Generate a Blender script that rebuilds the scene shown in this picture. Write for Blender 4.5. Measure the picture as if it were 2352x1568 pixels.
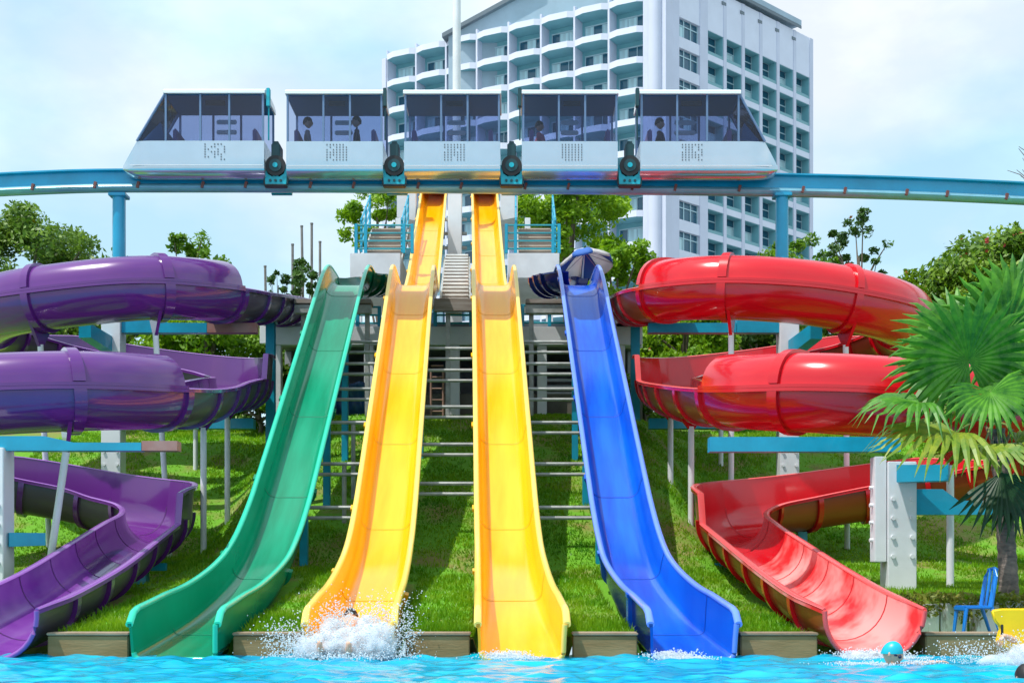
import bpy, bmesh, math, random
import numpy as np
from mathutils import Vector, Matrix
random.seed(7)
rng = np.random.default_rng(7)
R = math.radians
scene = bpy.context.scene
COL = scene.collection
for o in list(bpy.data.objects):
    bpy.data.objects.remove(o)

# ------------------------------------------------------------------ camera
# water level is z = 0, the camera stands at the pool's near side, 1 m above the water
cam = bpy.data.cameras.new('camera')
cam.lens = 45.0
cam.sensor_width = 36.0
cam.shift_y = 0.2292
cam.clip_start = 0.1
cam.clip_end = 3000
camo = bpy.data.objects.new('camera', cam)
COL.objects.link(camo)
camo.location = (0, 0, 1.0)
camo.rotation_euler = (R(90), 0, 0)
scene.camera = camo

# ------------------------------------------------------------------ sun and sky
SUN_DIR = Vector((-0.44, -0.30, 1.05)).normalized()      # towards the sun
sun = bpy.data.lights.new('sun', 'SUN')
sun.energy = 3.6
sun.angle = R(0.6)
sun.color = (1.0, 0.965, 0.91)
suno = bpy.data.objects.new('sun', sun)
COL.objects.link(suno)
suno.rotation_euler = SUN_DIR.to_track_quat('Z', 'Y').to_euler()
suno.location = (-20, -10, 40)

world = bpy.data.worlds.new('World')
scene.world = world
world.use_nodes = True
nt = world.node_tree
nt.nodes.clear()
def wn(t, **kw):
    n = nt.nodes.new(t)
    for k, v in kw.items():
        setattr(n, k, v)
    return n
sky = wn('ShaderNodeTexSky', sky_type='NISHITA', sun_disc=False)
sky.sun_elevation = math.asin(SUN_DIR.z)
sky.sun_rotation = math.atan2(SUN_DIR.x, SUN_DIR.y)
sky.air_density = 1.0
sky.dust_density = 2.0
sky.ozone_density = 1.0
bg1 = wn('ShaderNodeBackground')
bg1.inputs[1].default_value = 0.14
bg2 = wn('ShaderNodeBackground')
bg2.inputs[1].default_value = 1.0
tc = wn('ShaderNodeTexCoord')
mp = wn('ShaderNodeMapping')
mp.inputs['Scale'].default_value = (1.0, 1.0, 1.9)
mp.inputs['Location'].default_value = (4.4, 0.3, 2.9)
n1 = wn('ShaderNodeTexNoise')
n1.inputs['Scale'].default_value = 3.2
n1.inputs['Detail'].default_value = 7
n1.inputs['Roughness'].default_value = 0.52
n2 = wn('ShaderNodeTexNoise')
n2.inputs['Scale'].default_value = 3.4
n2.inputs['Detail'].default_value = 6
r1 = wn('ShaderNodeValToRGB')
r1.color_ramp.elements[0].position = 0.45
r1.color_ramp.elements[0].color = (0.68, 0.68, 0.68, 1)
r1.color_ramp.elements[1].position = 0.60
r1.color_ramp.elements[1].color = (1, 1, 1, 1)
r2 = wn('ShaderNodeValToRGB')
r2.color_ramp.elements[0].position = 0.36
r2.color_ramp.elements[0].color = (0.52, 0.80, 0.95, 1)
r2.color_ramp.elements[1].position = 0.64
r2.color_ramp.elements[1].color = (0.93, 0.97, 1.0, 1)
mx = wn('ShaderNodeMixShader')
wo = wn('ShaderNodeOutputWorld')
L = nt.links.new
L(tc.outputs['Generated'], mp.inputs['Vector'])
L(mp.outputs['Vector'], n1.inputs['Vector'])
L(mp.outputs['Vector'], n2.inputs['Vector'])
L(n1.outputs['Fac'], r1.inputs['Fac'])
L(n2.outputs['Fac'], r2.inputs['Fac'])
L(r2.outputs['Color'], bg2.inputs['Color'])
L(sky.outputs['Color'], bg1.inputs['Color'])
L(r1.outputs['Color'], mx.inputs['Fac'])
L(bg1.outputs['Background'], mx.inputs[1])
L(bg2.outputs['Background'], mx.inputs[2])
L(mx.outputs['Shader'], wo.inputs['Surface'])

scene.view_settings.view_transform = 'Standard'
scene.view_settings.look = 'None'
scene.view_settings.exposure = 0.32
scene.view_settings.gamma = 1.0
scene.view_settings.use_curve_mapping = False
scene.render.engine = 'CYCLES'
scene.cycles.max_bounces = 10
scene.cycles.volume_bounces = 8
scene.cycles.transparent_max_bounces = 24
scene.cycles.use_denoising = True

# ------------------------------------------------------------------ helpers
F = 2940.0
def P(px, py, D):
    """a point seen at (px, py) in a 2352 wide picture, at distance D"""
    return Vector(((px - 1176.0) * D / F, D, 1.0 + (1323.0 - py) * D / F))
def X(px, D):
    return (px - 1176.0) * D / F
def Z(py, D):
    return 1.0 + (1323.0 - py) * D / F

MATS = {}
def mat(name, color=(0.5, 0.5, 0.5), rough=0.5, metal=0.0, spec=0.5, coat=0.0, var=0.0, vscale=3.0,
        bump=0.0, bscale=30.0, color2=None, lo=0.35, hi=0.65, stretch=(1, 1, 1), bdist=0.02, detail=5.0, rvar=0.0):
    if name in MATS:
        return MATS[name]
    m = bpy.data.materials.new(name)
    m.use_nodes = True
    t = m.node_tree
    b = t.nodes['Principled BSDF']
    b.inputs['Base Color'].default_value = (*color, 1)
    b.inputs['Roughness'].default_value = rough
    b.inputs['Metallic'].default_value = metal
    b.inputs['Specular IOR Level'].default_value = spec
    b.inputs['Coat Weight'].default_value = coat
    b.inputs['Coat Roughness'].default_value = 0.06
    if var > 0 or color2 is not None or bump > 0 or rvar > 0:
        co = t.nodes.new('ShaderNodeTexCoord')
        mpn = t.nodes.new('ShaderNodeMapping')
        mpn.inputs['Scale'].default_value = stretch
        t.links.new(co.outputs['Object'], mpn.inputs['Vector'])
    if var > 0 or color2 is not None or rvar > 0:
        nz = t.nodes.new('ShaderNodeTexNoise')
        nz.inputs['Scale'].default_value = vscale
        nz.inputs['Detail'].default_value = detail
        nz.inputs['Roughness'].default_value = 0.6
        t.links.new(mpn.outputs['Vector'], nz.inputs['Vector'])
        if var > 0 or color2 is not None:
            rp = t.nodes.new('ShaderNodeValToRGB')
            c2 = color2 if color2 is not None else tuple(min(1, c * (1 + var)) for c in color)
            c1 = color if color2 is not None else tuple(c * (1 - var) for c in color)
            rp.color_ramp.elements[0].position = lo
            rp.color_ramp.elements[0].color = (*c1, 1)
            rp.color_ramp.elements[1].position = hi
            rp.color_ramp.elements[1].color = (*c2, 1)
            t.links.new(nz.outputs['Fac'], rp.inputs['Fac'])
            t.links.new(rp.outputs['Color'], b.inputs['Base Color'])
        if rvar > 0:
            mr = t.nodes.new('ShaderNodeMapRange')
            mr.inputs['To Min'].default_value = max(0.02, rough - rvar)
            mr.inputs['To Max'].default_value = rough + rvar
            t.links.new(nz.outputs['Fac'], mr.inputs['Value'])
            t.links.new(mr.outputs['Result'], b.inputs['Roughness'])
    if bump > 0:
        nb = t.nodes.new('ShaderNodeTexNoise')
        nb.inputs['Scale'].default_value = bscale
        nb.inputs['Detail'].default_value = 4
        t.links.new(mpn.outputs['Vector'], nb.inputs['Vector'])
        bp = t.nodes.new('ShaderNodeBump')
        bp.inputs['Strength'].default_value = bump
        bp.inputs['Distance'].default_value = bdist
        t.links.new(nb.outputs['Fac'], bp.inputs['Height'])
        t.links.new(bp.outputs['Normal'], b.inputs['Normal'])
    MATS[name] = m
    return m

def leaf_mat(name, ca, cb, scale=1.2, trans=0.35):
    if name in MATS:
        return MATS[name]
    m = bpy.data.materials.new(name)
    m.use_nodes = True
    t = m.node_tree
    b = t.nodes['Principled BSDF']
    out = t.nodes['Material Output']
    co = t.nodes.new('ShaderNodeTexCoord')
    nz = t.nodes.new('ShaderNodeTexNoise')
    nz.inputs['Scale'].default_value = scale
    nz.inputs['Detail'].default_value = 8
    nz.inputs['Roughness'].default_value = 0.75
    t.links.new(co.outputs['Object'], nz.inputs['Vector'])
    rp = t.nodes.new('ShaderNodeValToRGB')
    rp.color_ramp.elements[0].position = 0.36
    rp.color_ramp.elements[0].color = (*ca, 1)
    rp.color_ramp.elements[1].position = 0.64
    rp.color_ramp.elements[1].color = (*cb, 1)
    t.links.new(nz.outputs['Fac'], rp.inputs['Fac'])
    t.links.new(rp.outputs['Color'], b.inputs['Base Color'])
    b.inputs['Roughness'].default_value = 0.45
    b.inputs['Specular IOR Level'].default_value = 0.4
    tr = t.nodes.new('ShaderNodeBsdfTranslucent')
    t.links.new(rp.outputs['Color'], tr.inputs['Color'])
    ms = t.nodes.new('ShaderNodeMixShader')
    ms.inputs[0].default_value = trans
    t.links.new(b.outputs[0], ms.inputs[1])
    t.links.new(tr.outputs[0], ms.inputs[2])
    t.links.new(ms.outputs[0], out.inputs['Surface'])
    MATS[name] = m
    return m

WT = {}
def wt(o):
    return WT.get(o.name, Vector((0, 0, 0))) if o is not None else Vector((0, 0, 0))

def link(o, parent=None):
    COL.objects.link(o)
    if parent is not None:
        o.parent = parent
        WT[o.name] = wt(parent).copy()
    return o

def tag(o, label, cat, group=None, kind=None):
    if label:
        o['label'] = label
    if cat:
        o['category'] = cat
    if group:
        o['group'] = group
    if kind:
        o['kind'] = kind
    return o

def thing(name, label, cat, loc=(0, 0, 0), group=None):
    o = bpy.data.objects.new(name, None)
    o.empty_display_size = 0.2
    COL.objects.link(o)
    o.location = loc
    WT[o.name] = Vector(loc)
    return tag(o, label, cat, group)

def mobj(name, verts, faces, material, parent=None, smooth=None):
    off = wt(parent)
    me = bpy.data.meshes.new(name)
    if isinstance(verts, np.ndarray):
        vv = (verts - np.array(off)).tolist()
    else:
        vv = [(v[0] - off[0], v[1] - off[1], v[2] - off[2]) for v in verts]
    me.from_pydata(vv, [], faces)
    if isinstance(material, (list, tuple)):
        for m_ in material:
            me.materials.append(m_)
    elif material is not None:
        me.materials.append(material)
    if smooth is not None:
        me.shade_smooth()
        me.set_sharp_from_angle(angle=R(smooth))
    me.update()
    return link(bpy.data.objects.new(name, me), parent)

class MB:
    """collects simple solids into one mesh"""
    def __init__(s):
        s.v = []
        s.f = []
    def poly(s, vs, fs):
        n = len(s.v)
        s.v += [tuple(v) for v in vs]
        s.f += [tuple(i + n for i in f) for f in fs]
        return s
    def box(s, c, size, rz=0.0, rx=0.0, ry=0.0):
        hx, hy, hz = size[0] / 2, size[1] / 2, size[2] / 2
        M = Matrix.Rotation(rz, 3, 'Z') @ Matrix.Rotation(ry, 3, 'Y') @ Matrix.Rotation(rx, 3, 'X')
        vs = [Vector(c) + M @ Vector((a * hx, b * hy, d * hz)) for a in (-1, 1) for b in (-1, 1) for d in (-1, 1)]
        return s.poly(vs, [(0, 1, 3, 2), (4, 6, 7, 5), (0, 4, 5, 1), (2, 3, 7, 6), (0, 2, 6, 4), (1, 5, 7, 3)])
    def bx(s, x0, x1, y0, y1, z0, z1):
        return s.box(((x0 + x1) / 2, (y0 + y1) / 2, (z0 + z1) / 2), (abs(x1 - x0), abs(y1 - y0), abs(z1 - z0)))
    def bbox(s, x0, x1, y0, y1, z0, z1, b=0.02):
        """box with chamfered edges"""
        bm = bmesh.new()
        bmesh.ops.create_cube(bm, size=1.0)
        for v in bm.verts:
            v.co = Vector(((x0 + x1) / 2 + v.co.x * (x1 - x0), (y0 + y1) / 2 + v.co.y * (y1 - y0), (z0 + z1) / 2 + v.co.z * (z1 - z0)))
        bmesh.ops.bevel(bm, geom=bm.edges[:], offset=b, segments=2, affect='EDGES')
        bm.verts.index_update()
        s.poly([v.co.copy() for v in bm.verts], [tuple(v.index for v in f.verts) for f in bm.faces])
        bm.free()
        return s
    def tube(s, pts, rad, n=10, cap=True):
        pts = [Vector(p) for p in pts]
        if not isinstance(rad, (list, tuple)):
            rad = [rad] * len(pts)
        rings = []
        for i, p in enumerate(pts):
            t = (pts[min(i + 1, len(pts) - 1)] - pts[max(i - 1, 0)]).normalized()
            a = Vector((0, 0, 1)) if abs(t.z) < 0.95 else Vector((1, 0, 0))
            u = t.cross(a).normalized()
            w = u.cross(t)
            rings.append([p + (u * math.cos(2 * math.pi * k / n) + w * math.sin(2 * math.pi * k / n)) * rad[i] for k in range(n)])
        vs = [v for r in rings for v in r]
        fs = []
        for i in range(len(rings) - 1):
            for k in range(n):
                fs.append((i * n + k, i * n + (k + 1) % n, (i + 1) * n + (k + 1) % n, (i + 1) * n + k))
        if cap:
            fs.append(tuple(range(n))[::-1])
            fs.append(tuple((len(rings) - 1) * n + k for k in range(n)))
        return s.poly(vs, fs)
    def cyl(s, p0, p1, r, n=12):
        return s.tube([p0, p1], r, n)
    def ball(s, c, r, seg=10, rings=7, scale=(1, 1, 1)):
        vs = [Vector(c) + Vector((0, 0, r * scale[2]))]
        for i in range(1, rings):
            th = math.pi * i / rings
            for k in range(seg):
                ph = 2 * math.pi * k / seg
                vs.append(Vector(c) + Vector((r * scale[0] * math.sin(th) * math.cos(ph), r * scale[1] * math.sin(th) * math.sin(ph), r * scale[2] * math.cos(th))))
        vs.append(Vector(c) - Vector((0, 0, r * scale[2])))
        fs = [(0, 1 + k, 1 + (k + 1) % seg) for k in range(seg)]
        for i in range(rings - 2):
            for k in range(seg):
                a = 1 + i * seg
                fs.append((a + k, a + seg + k, a + seg + (k + 1) % seg, a + (k + 1) % seg))
        a = 1 + (rings - 2) * seg
        fs += [(a + k, len(vs) - 1, a + (k + 1) % seg) for k in range(seg)]
        return s.poly(vs, fs)
    def prism(s, pts2, axis, a0, a1):
        """extrude a 2D outline along an axis; pts2 are the other two coordinates in order"""
        n = len(pts2)
        def mk(p, a):
            return {'x': (a, p[0], p[1]), 'y': (p[0], a, p[1]), 'z': (p[0], p[1], a)}[axis]
        vs = [mk(p, a0) for p in pts2] + [mk(p, a1) for p in pts2]
        fs = [tuple(range(n))[::-1], tuple(range(n, 2 * n))]
        fs += [(i, (i + 1) % n, n + (i + 1) % n, n + i) for i in range(n)]
        return s.poly(vs, fs)
    def build(s, name, material, parent=None, smooth=None, fix=True):
        o = mobj(name, s.v, s.f, material, parent)
        if fix:
            bm = bmesh.new()
            bm.from_mesh(o.data)
            bmesh.ops.recalc_face_normals(bm, faces=bm.faces[:])
            bm.to_mesh(o.data)
            bm.free()
        if smooth is not None:
            o.data.shade_smooth()
            o.data.set_sharp_from_angle(angle=R(smooth))
        return o

def copy_tree(o, parent=None, loc=None, rz=None):
    c = o.copy()
    COL.objects.link(c)
    if parent is not None:
        c.parent = parent
    if loc is not None:
        c.location = loc
    if rz is not None:
        c.rotation_euler[2] = rz
    for ch in list(o.children):
        copy_tree(ch, c)
    return c

def catmull(pts, step=0.15, closed=False):
    p = np.array(pts, float)
    ext = np.vstack([2 * p[0] - p[1], p, 2 * p[-1] - p[-2]])
    out = []
    for i in range(1, len(ext) - 2):
        p0, p1, p2, p3 = ext[i - 1], ext[i], ext[i + 1], ext[i + 2]
        t = np.linspace(0, 1, 24, endpoint=False)[:, None]
        # centripetal-ish: plain uniform Catmull-Rom
        out.append(0.5 * ((2 * p1) + (-p0 + p2) * t + (2 * p0 - 5 * p1 + 4 * p2 - p3) * t ** 2 + (-p0 + 3 * p1 - 3 * p2 + p3) * t ** 3))
    out.append(p[-1:])
    d = np.vstack(out)
    s = np.concatenate([[0], np.cumsum(np.linalg.norm(np.diff(d, axis=0), axis=1))])
    n = max(2, int(round(s[-1] / step)) + 1)
    si = np.linspace(0, s[-1], n)
    return np.stack([np.interp(si, s, d[:, k]) for k in range(3)], 1), si

def frames(pts):
    t = np.gradient(pts, axis=0)
    t /= np.linalg.norm(t, axis=1)[:, None]
    r = np.cross(t, np.array([0, 0, 1.0]))
    r /= np.linalg.norm(r, axis=1)[:, None]
    n = np.cross(r, t)
    return t, r, n

def sweep_mesh(name, pts, fr, i0, i1, prof, material, parent, cap=True, smooth=40, back=None):
    """prof(i) -> closed list of (u, v); u right of travel, v up"""
    t, r, n = fr
    vs, fs = [], []
    m = None
    for i in range(i0, i1 + 1):
        pr = np.array(prof(i))
        m = len(pr)
        vs.append(pts[i] + pr[:, :1] * r[i] + pr[:, 1:2] * n[i])
    k = len(vs)
    for a in range(k - 1):
        for b in range(m):
            fs.append((a * m + b, a * m + (b + 1) % m, (a + 1) * m + (b + 1) % m, (a + 1) * m + b))
    if cap:
        fs.append(tuple(range(m))[::-1])
        fs.append(tuple((k - 1) * m + b for b in range(m)))
    if back is None:
        return mobj(name, np.vstack(vs), fs, material, parent, smooth)
    b0, b1, mb_ = back
    o = mobj(name, np.vstack(vs), fs, [material, mb_], parent, smooth)
    mi = np.zeros(len(fs), np.int32)
    for a in range(k - 1):
        mi[a * m + b0:a * m + b1] = 1
    o.data.polygons.foreach_set('material_index', mi)
    return o

# ------------------------------------------------------------------ materials
def gel(name, c, **kw):
    a = dict(rough=0.17, coat=0.0, spec=0.5, var=0.05, vscale=0.8, bump=0.012, bscale=1.6, bdist=0.05, rvar=0.04, detail=2.0)
    a.update(kw)
    return mat(name, c, **a)
M_YEL = gel('yellow_gelcoat', (0.95, 0.40, 0.0), color2=(0.96, 0.50, 0.012), lo=0.40, hi=0.68, vscale=1.0, stretch=(3.2, 0.3, 0.3), detail=4.0)
M_GRN = gel('green_gelcoat', (0.0, 0.20, 0.095), color2=(0.002, 0.29, 0.15), lo=0.40, hi=0.68, vscale=1.0, stretch=(3.2, 0.3, 0.3), detail=4.0)
M_BLU = gel('blue_gelcoat', (0.0, 0.065, 0.50), color2=(0.003, 0.125, 0.64), lo=0.40, hi=0.68, vscale=1.0, stretch=(3.2, 0.3, 0.3), detail=4.0)
M_RED = gel('red_gelcoat', (0.60, 0.002, 0.010), rough=0.2, coat=0.35)
M_REDF = gel('faded_red_gelcoat', (0.78, 0.025, 0.028), color2=(0.88, 0.33, 0.31), lo=0.38, hi=0.58, vscale=0.9, detail=4.0, rough=0.3)
M_PUR = gel('purple_gelcoat', (0.115, 0.016, 0.19), rough=0.2, coat=0.55)
M_PURF = gel('faded_purple_gelcoat', (0.17, 0.03, 0.29), color2=(0.24, 0.075, 0.36), lo=0.4, hi=0.65, vscale=1.0)
M_YRIM = gel('pale_yellow_gelcoat', (0.93, 0.66, 0.14))
M_GRIM = gel('pale_green_gelcoat', (0.03, 0.55, 0.36))
M_BRIM = gel('pale_blue_gelcoat', (0.14, 0.26, 0.80))
M_RRIM = gel('pale_red_gelcoat', (0.80, 0.10, 0.10))
M_PRIM = gel('pale_purple_gelcoat', (0.28, 0.11, 0.42))
M_GDK = gel('bottle_green_gelcoat', (0.0, 0.10, 0.065))
M_BDK = gel('navy_gelcoat', (0.004, 0.012, 0.13))
M_TEAL = mat('turquoise_paint', (0.0, 0.30, 0.46), 0.4, var=0.12, vscale=2.0, coat=0.2)
M_TEALR = mat('teal_rail_paint', (0.0, 0.27, 0.33), 0.4, var=0.12, vscale=2.0)
M_FADE = mat('rusty_primer_paint', (0.30, 0.11, 0.09), 0.6, color2=(0.36, 0.22, 0.2), vscale=1.4)
M_WHITE = mat('white_painted_steel', (0.70, 0.72, 0.74), 0.45, var=0.07, vscale=1.2, bump=0.05, bscale=8)
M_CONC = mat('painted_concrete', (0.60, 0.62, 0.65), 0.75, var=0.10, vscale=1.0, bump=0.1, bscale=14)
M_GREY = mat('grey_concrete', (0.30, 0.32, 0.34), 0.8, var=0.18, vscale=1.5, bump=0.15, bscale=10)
M_GALV = mat('galvanised_pipe', (0.36, 0.37, 0.35), 0.5, metal=0.2, var=0.25, vscale=4)
M_WOOD = mat('weathered_deck_board', (0.20, 0.15, 0.12), 0.75, color2=(0.34, 0.30, 0.27), vscale=3.0, stretch=(0.4, 4, 4))
M_BEIGE = mat('beige_tread', (0.50, 0.41, 0.33), 0.7, var=0.12, vscale=2.5)
M_TRED = mat('white_step_edge', (0.72, 0.71, 0.68), 0.6, var=0.08)
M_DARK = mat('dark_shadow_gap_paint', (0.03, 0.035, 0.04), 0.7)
M_RUB = mat('black_rubber', (0.012, 0.014, 0.016), 0.5)
M_SPLIT = mat('kerb_concrete', (0.21, 0.13, 0.045), 0.8, color2=(0.34, 0.235, 0.11), vscale=2.2, bump=0.25, bscale=18, stretch=(0.5, 1, 2.5), lo=0.3, hi=0.75)
M_KTOP = mat('kerb_top', (0.26, 0.18, 0.11), 0.8, color2=(0.38, 0.29, 0.20), vscale=2, bump=0.2, bscale=20)

# ------------------------------------------------------------------ setting: ground
CP = [(14, 0.0), (16.5, 0.2), (17, 0.27), (20, 0.72), (23, 1.15), (26, 2.4), (30, 4.0), (33, 5.1), (36, 5.45), (45, 6), (60, 6.5), (400, 8)]
SP = [(14, 0.0), (16.5, 0.2), (17, 0.27), (20, 0.6), (24, 0.85), (28, 1.45), (31, 2.9), (34, 4.5), (38, 5.4), (45, 6), (60, 6.5), (400, 8)]
def ground(x, y):
    x = np.asarray(x, float)
    y = np.asarray(y, float)
    c = np.interp(y, [p[0] for p in CP], [p[1] for p in CP])
    s = np.interp(y, [p[0] for p in SP], [p[1] for p in SP])
    w = np.clip((np.abs(x + 1.0) - 4.0) / 2.0, 0, 1)
    w = w * w * (3 - 2 * w)
    g = c * (1 - w) + s * w
    g = g + 0.05 * np.sin(x * 1.7 + 1.3 * np.sin(y * 0.9)) * np.sin(y * 1.3 + x * 0.4) * np.clip((y - 17) / 3, 0, 1)
    # planted bank behind the low white wall on the right
    k = np.clip((x - 5.35) / 0.3, 0, 1)
    bank = np.where(y > 17.72, np.maximum(g, 0.66 + (y - 17.7) * 0.04), 0.12)
    g = np.where((k > 0) & (y < 24), g * (1 - k) + bank * k, g)
    # trenches under the slide ends
    for xc, hw, fl in carve(y):
        inside = (np.abs(x - xc) < hw) & (y < 22.5)
        g = np.where(inside, np.minimum(g, fl), g)
    return g
RUN = [(16.05, -0.03), (17.0, 0.10), (18.5, 0.34), (20.0, 0.66), (21.4, 1.12), (22.6, 1.72), (23.6, 2.36)]
def carve(y):
    fl = np.interp(y, [p[0] for p in RUN], [p[1] for p in RUN]) - 0.16
    fs = np.interp(y, [16.15, 17.6, 19.4, 21.5, 23.6], [0.57, 0.78, 1.12, 1.55, 1.97]) - 0.86
    return [(-2.04 - (y - 16.3) * 0.0285, 0.61, fl), (0.12 - (y - 16.3) * 0.036, 0.61, fl),
            (np.where(y < 20, -4.22 + 0.04 * (y - 16.3), -4.072 - 0.006 * (y - 20)), 0.61, fl),
            (np.where(y < 20, 2.26 - 0.075 * (y - 16.3), 1.9825 - 0.0245 * (y - 20)), 0.61, fl),
            (-6.66, 0.72, fs), (np.interp(y, [16.15, 21.5], [4.58, 4.25]), 0.72, fs)]
def gz(x, y):
    return float(ground(x, y))

def make_ground():
    ys = np.concatenate([np.arange(16.45, 24, 0.08), np.arange(24, 46.01, 0.4), np.array([46.0])])
    xs = np.concatenate([np.array([-60, -40, -28, -20]), np.arange(-15, -8, 0.25), np.arange(-8, 8.01, 0.1), np.arange(8.2, 15.01, 0.25), np.array([20, 28, 40, 60.0])])
    gx, gy = np.meshgrid(xs, ys)
    gzv = ground(gx, gy)
    v = np.stack([gx.ravel(), gy.ravel(), gzv.ravel()], 1)
    nx = len(xs)
    f = [(j * nx + i, j * nx + i + 1, (j + 1) * nx + i + 1, (j + 1) * nx + i) for j in range(len(ys) - 1) for i in range(nx - 1)]
    m = mat('hill_turf', (0.11, 0.31, 0.006), 0.9, color2=(0.20, 0.19, 0.045), vscale=0.75, bump=0.5, bscale=12, lo=0.47, hi=0.62, bdist=0.05)
    o = mobj('grass_hill', v, f, m, None, 60)
    o['kind'] = 'structure'
    # paved land around the hotel, out to the horizon
    vs = [(-1500, 46, 5.98), (1500, 46, 5.98), (1500, 2500, 5.98), (-1500, 2500, 5.98)]
    o = mobj('paved_ground', vs, [(0, 1, 2, 3)], mat('hotel_forecourt_paving', (0.20, 0.205, 0.21), 0.85, var=0.15, vscale=0.1), None)
    o['kind'] = 'structure'
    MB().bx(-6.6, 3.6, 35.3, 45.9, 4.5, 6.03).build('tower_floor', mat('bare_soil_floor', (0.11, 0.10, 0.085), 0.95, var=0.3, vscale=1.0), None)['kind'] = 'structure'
make_ground()

def make_grass():
    n = 330000
    x = rng.uniform(-12.5, 12.5, n)
    y = 16.68 + (rng.random(n) ** 1.35) * 20.5
    keep = np.ones(n, bool)
    keep &= ~((x > 5.3) & (y < 17.75))
    for xc, hw, fl in carve(y):
        keep &= ~((np.abs(x - xc) < hw + 0.0) & (y < 21.5))
    # thin, bare and leaf littered patches high up under the slides
    pn = np.sin(x * 1.1 + 2) * np.sin(y * 0.9) + 0.6 * np.sin(x * 2.7 + y * 1.9)
    keep &= ~((pn > 0.55) & (y > 22) & (rng.random(n) < 0.8))
    pm = np.sin(x * 1.9 + 0.7 * y) * np.sin(y * 1.6 - x * 0.5) + 0.5 * np.sin(x * 4.1 - y * 3.3)
    keep &= ~((pm > 0.62) & (y > 18.2) & (rng.random(n) < 0.5))
    x, y = x[keep], y[keep]
    n = len(x)
    z = ground(x, y) - 0.01
    patch = 0.5 + 0.5 * np.sin(x * 2.1 + 1.7 * np.sin(y * 1.3)) * np.sin(y * 2.6 + x)
    h = rng.uniform(0.035, 0.085, n) * (0.7 + 0.9 * patch) * np.where(y < 18.0, 1.3, 1.0)
    ang = rng.uniform(0, 2 * np.pi, n)
    w = rng.uniform(0.008, 0.016, n) * (1 + (y - 16) * 0.05)
    lx = rng.normal(0, 0.035, n)
    ly = rng.normal(0, 0.035, n)
    v = np.empty((n, 3, 3))
    v[:, 0] = np.stack([x - w * np.cos(ang), y - w * np.sin(ang), z], 1)
    v[:, 1] = np.stack([x + w * np.cos(ang), y + w * np.sin(ang), z], 1)
    v[:, 2] = np.stack([x + lx, y + ly, z + h], 1)
    me = bpy.data.meshes.new('grass')
    me.vertices.add(n * 3)
    me.vertices.foreach_set('co', v.ravel())
    me.loops.add(n * 3)
    me.loops.foreach_set('vertex_index', np.arange(n * 3, dtype=np.int32))
    me.polygons.add(n)
    me.polygons.foreach_set('loop_start', np.arange(0, n * 3, 3, dtype=np.int32))
    me.update()
    me.materials.append(leaf_mat('grass_blade', (0.075, 0.29, 0.003), (0.31, 0.50, 0.012), 0.9, 0.48))
    o = bpy.data.objects.new('grass', me)
    COL.objects.link(o)
    tag(o, 'short bright green grass covering the bank under the slides', 'grass', kind='stuff')
make_grass()

# ------------------------------------------------------------------ setting: water
def make_water():
    xs = np.concatenate([np.linspace(-60, -9, 30), np.arange(-8.8, 8.81, 0.045), np.linspace(9, 60, 30)])
    ys = np.concatenate([np.linspace(-12, 9.5, 40), np.arange(9.6, 16.62, 0.045)])
    gx, gy = np.meshgrid(xs, ys)
    z = np.zeros_like(gx)
    r2_ = np.random.default_rng(3)
    for k in range(46):
        lam = 0.16 * (1.07 ** (k % 23)) * 1.6
        th = r2_.uniform(0, 2 * np.pi)
        z += 0.0036 * lam ** 0.7 * np.sin((gx * math.cos(th) + gy * math.sin(th) * 1.25) * 2 * np.pi / lam + r2_.uniform(0, 6.28))
    z = z + 0.9 * np.abs(z) ** 1.0 * np.sign(z) * (z > 0) * 0.4
    # chop around the splashdowns
    for (cx, cy, a) in ((-2.05, 15.8, 0.03), (4.6, 15.7, 0.022), (7.5, 15.0, 0.03), (0.15, 15.9, 0.014), (2.3, 15.9, 0.014)):
        d = np.hypot(gx - cx, (gy - cy) * 1.2)
        z += a * np.exp(-d * 0.9) * np.sin(d * 9.0)
    v = np.stack([gx.ravel(), gy.ravel(), z.ravel() - 0.02], 1)
    nx = len(xs)
    f = [(j * nx + i, j * nx + i + 1, (j + 1) * nx + i + 1, (j + 1) * nx + i) for j in range(len(ys) - 1) for i in range(nx - 1)]
    m = mat('pool_water', (0.0, 0.25, 0.45), 0.08, color2=(0.004, 0.43, 0.59), vscale=1.6, spec=0.5, bump=0.25, bscale=7.0, bdist=0.05, lo=0.38, hi=0.62, stretch=(0.55, 1.6, 1))
    m.node_tree.nodes['Principled BSDF'].inputs['IOR'].default_value = 1.2
    o = mobj('pool_water', v, f, m, None, 80)
    o['kind'] = 'structure'
make_water()

def make_kerb():
    k = thing('pool_kerb', 'low brown concrete kerb between the pool and the grass bank', 'kerb', (0, 16.4, 0))
    segs = [(-13, -7.35), (-5.93, -4.90), (-3.56, -2.74), (-1.36, -0.54), (0.78, 1.60), (2.92, 3.90), (5.28, 7.5), (7.53, 10.2), (10.23, 13)]
    for i, (a, b) in enumerate(segs):
        MB().bbox(a, b, 16.34, 16.62, -0.6, 0.245, 0.012).build('kerb_segment', M_SPLIT, k, 30)
        MB().bbox(a - 0.01, b + 0.01, 16.32, 16.66, 0.248, 0.285, 0.01).build('kerb_cap', M_KTOP, k, 30)
make_kerb()

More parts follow.
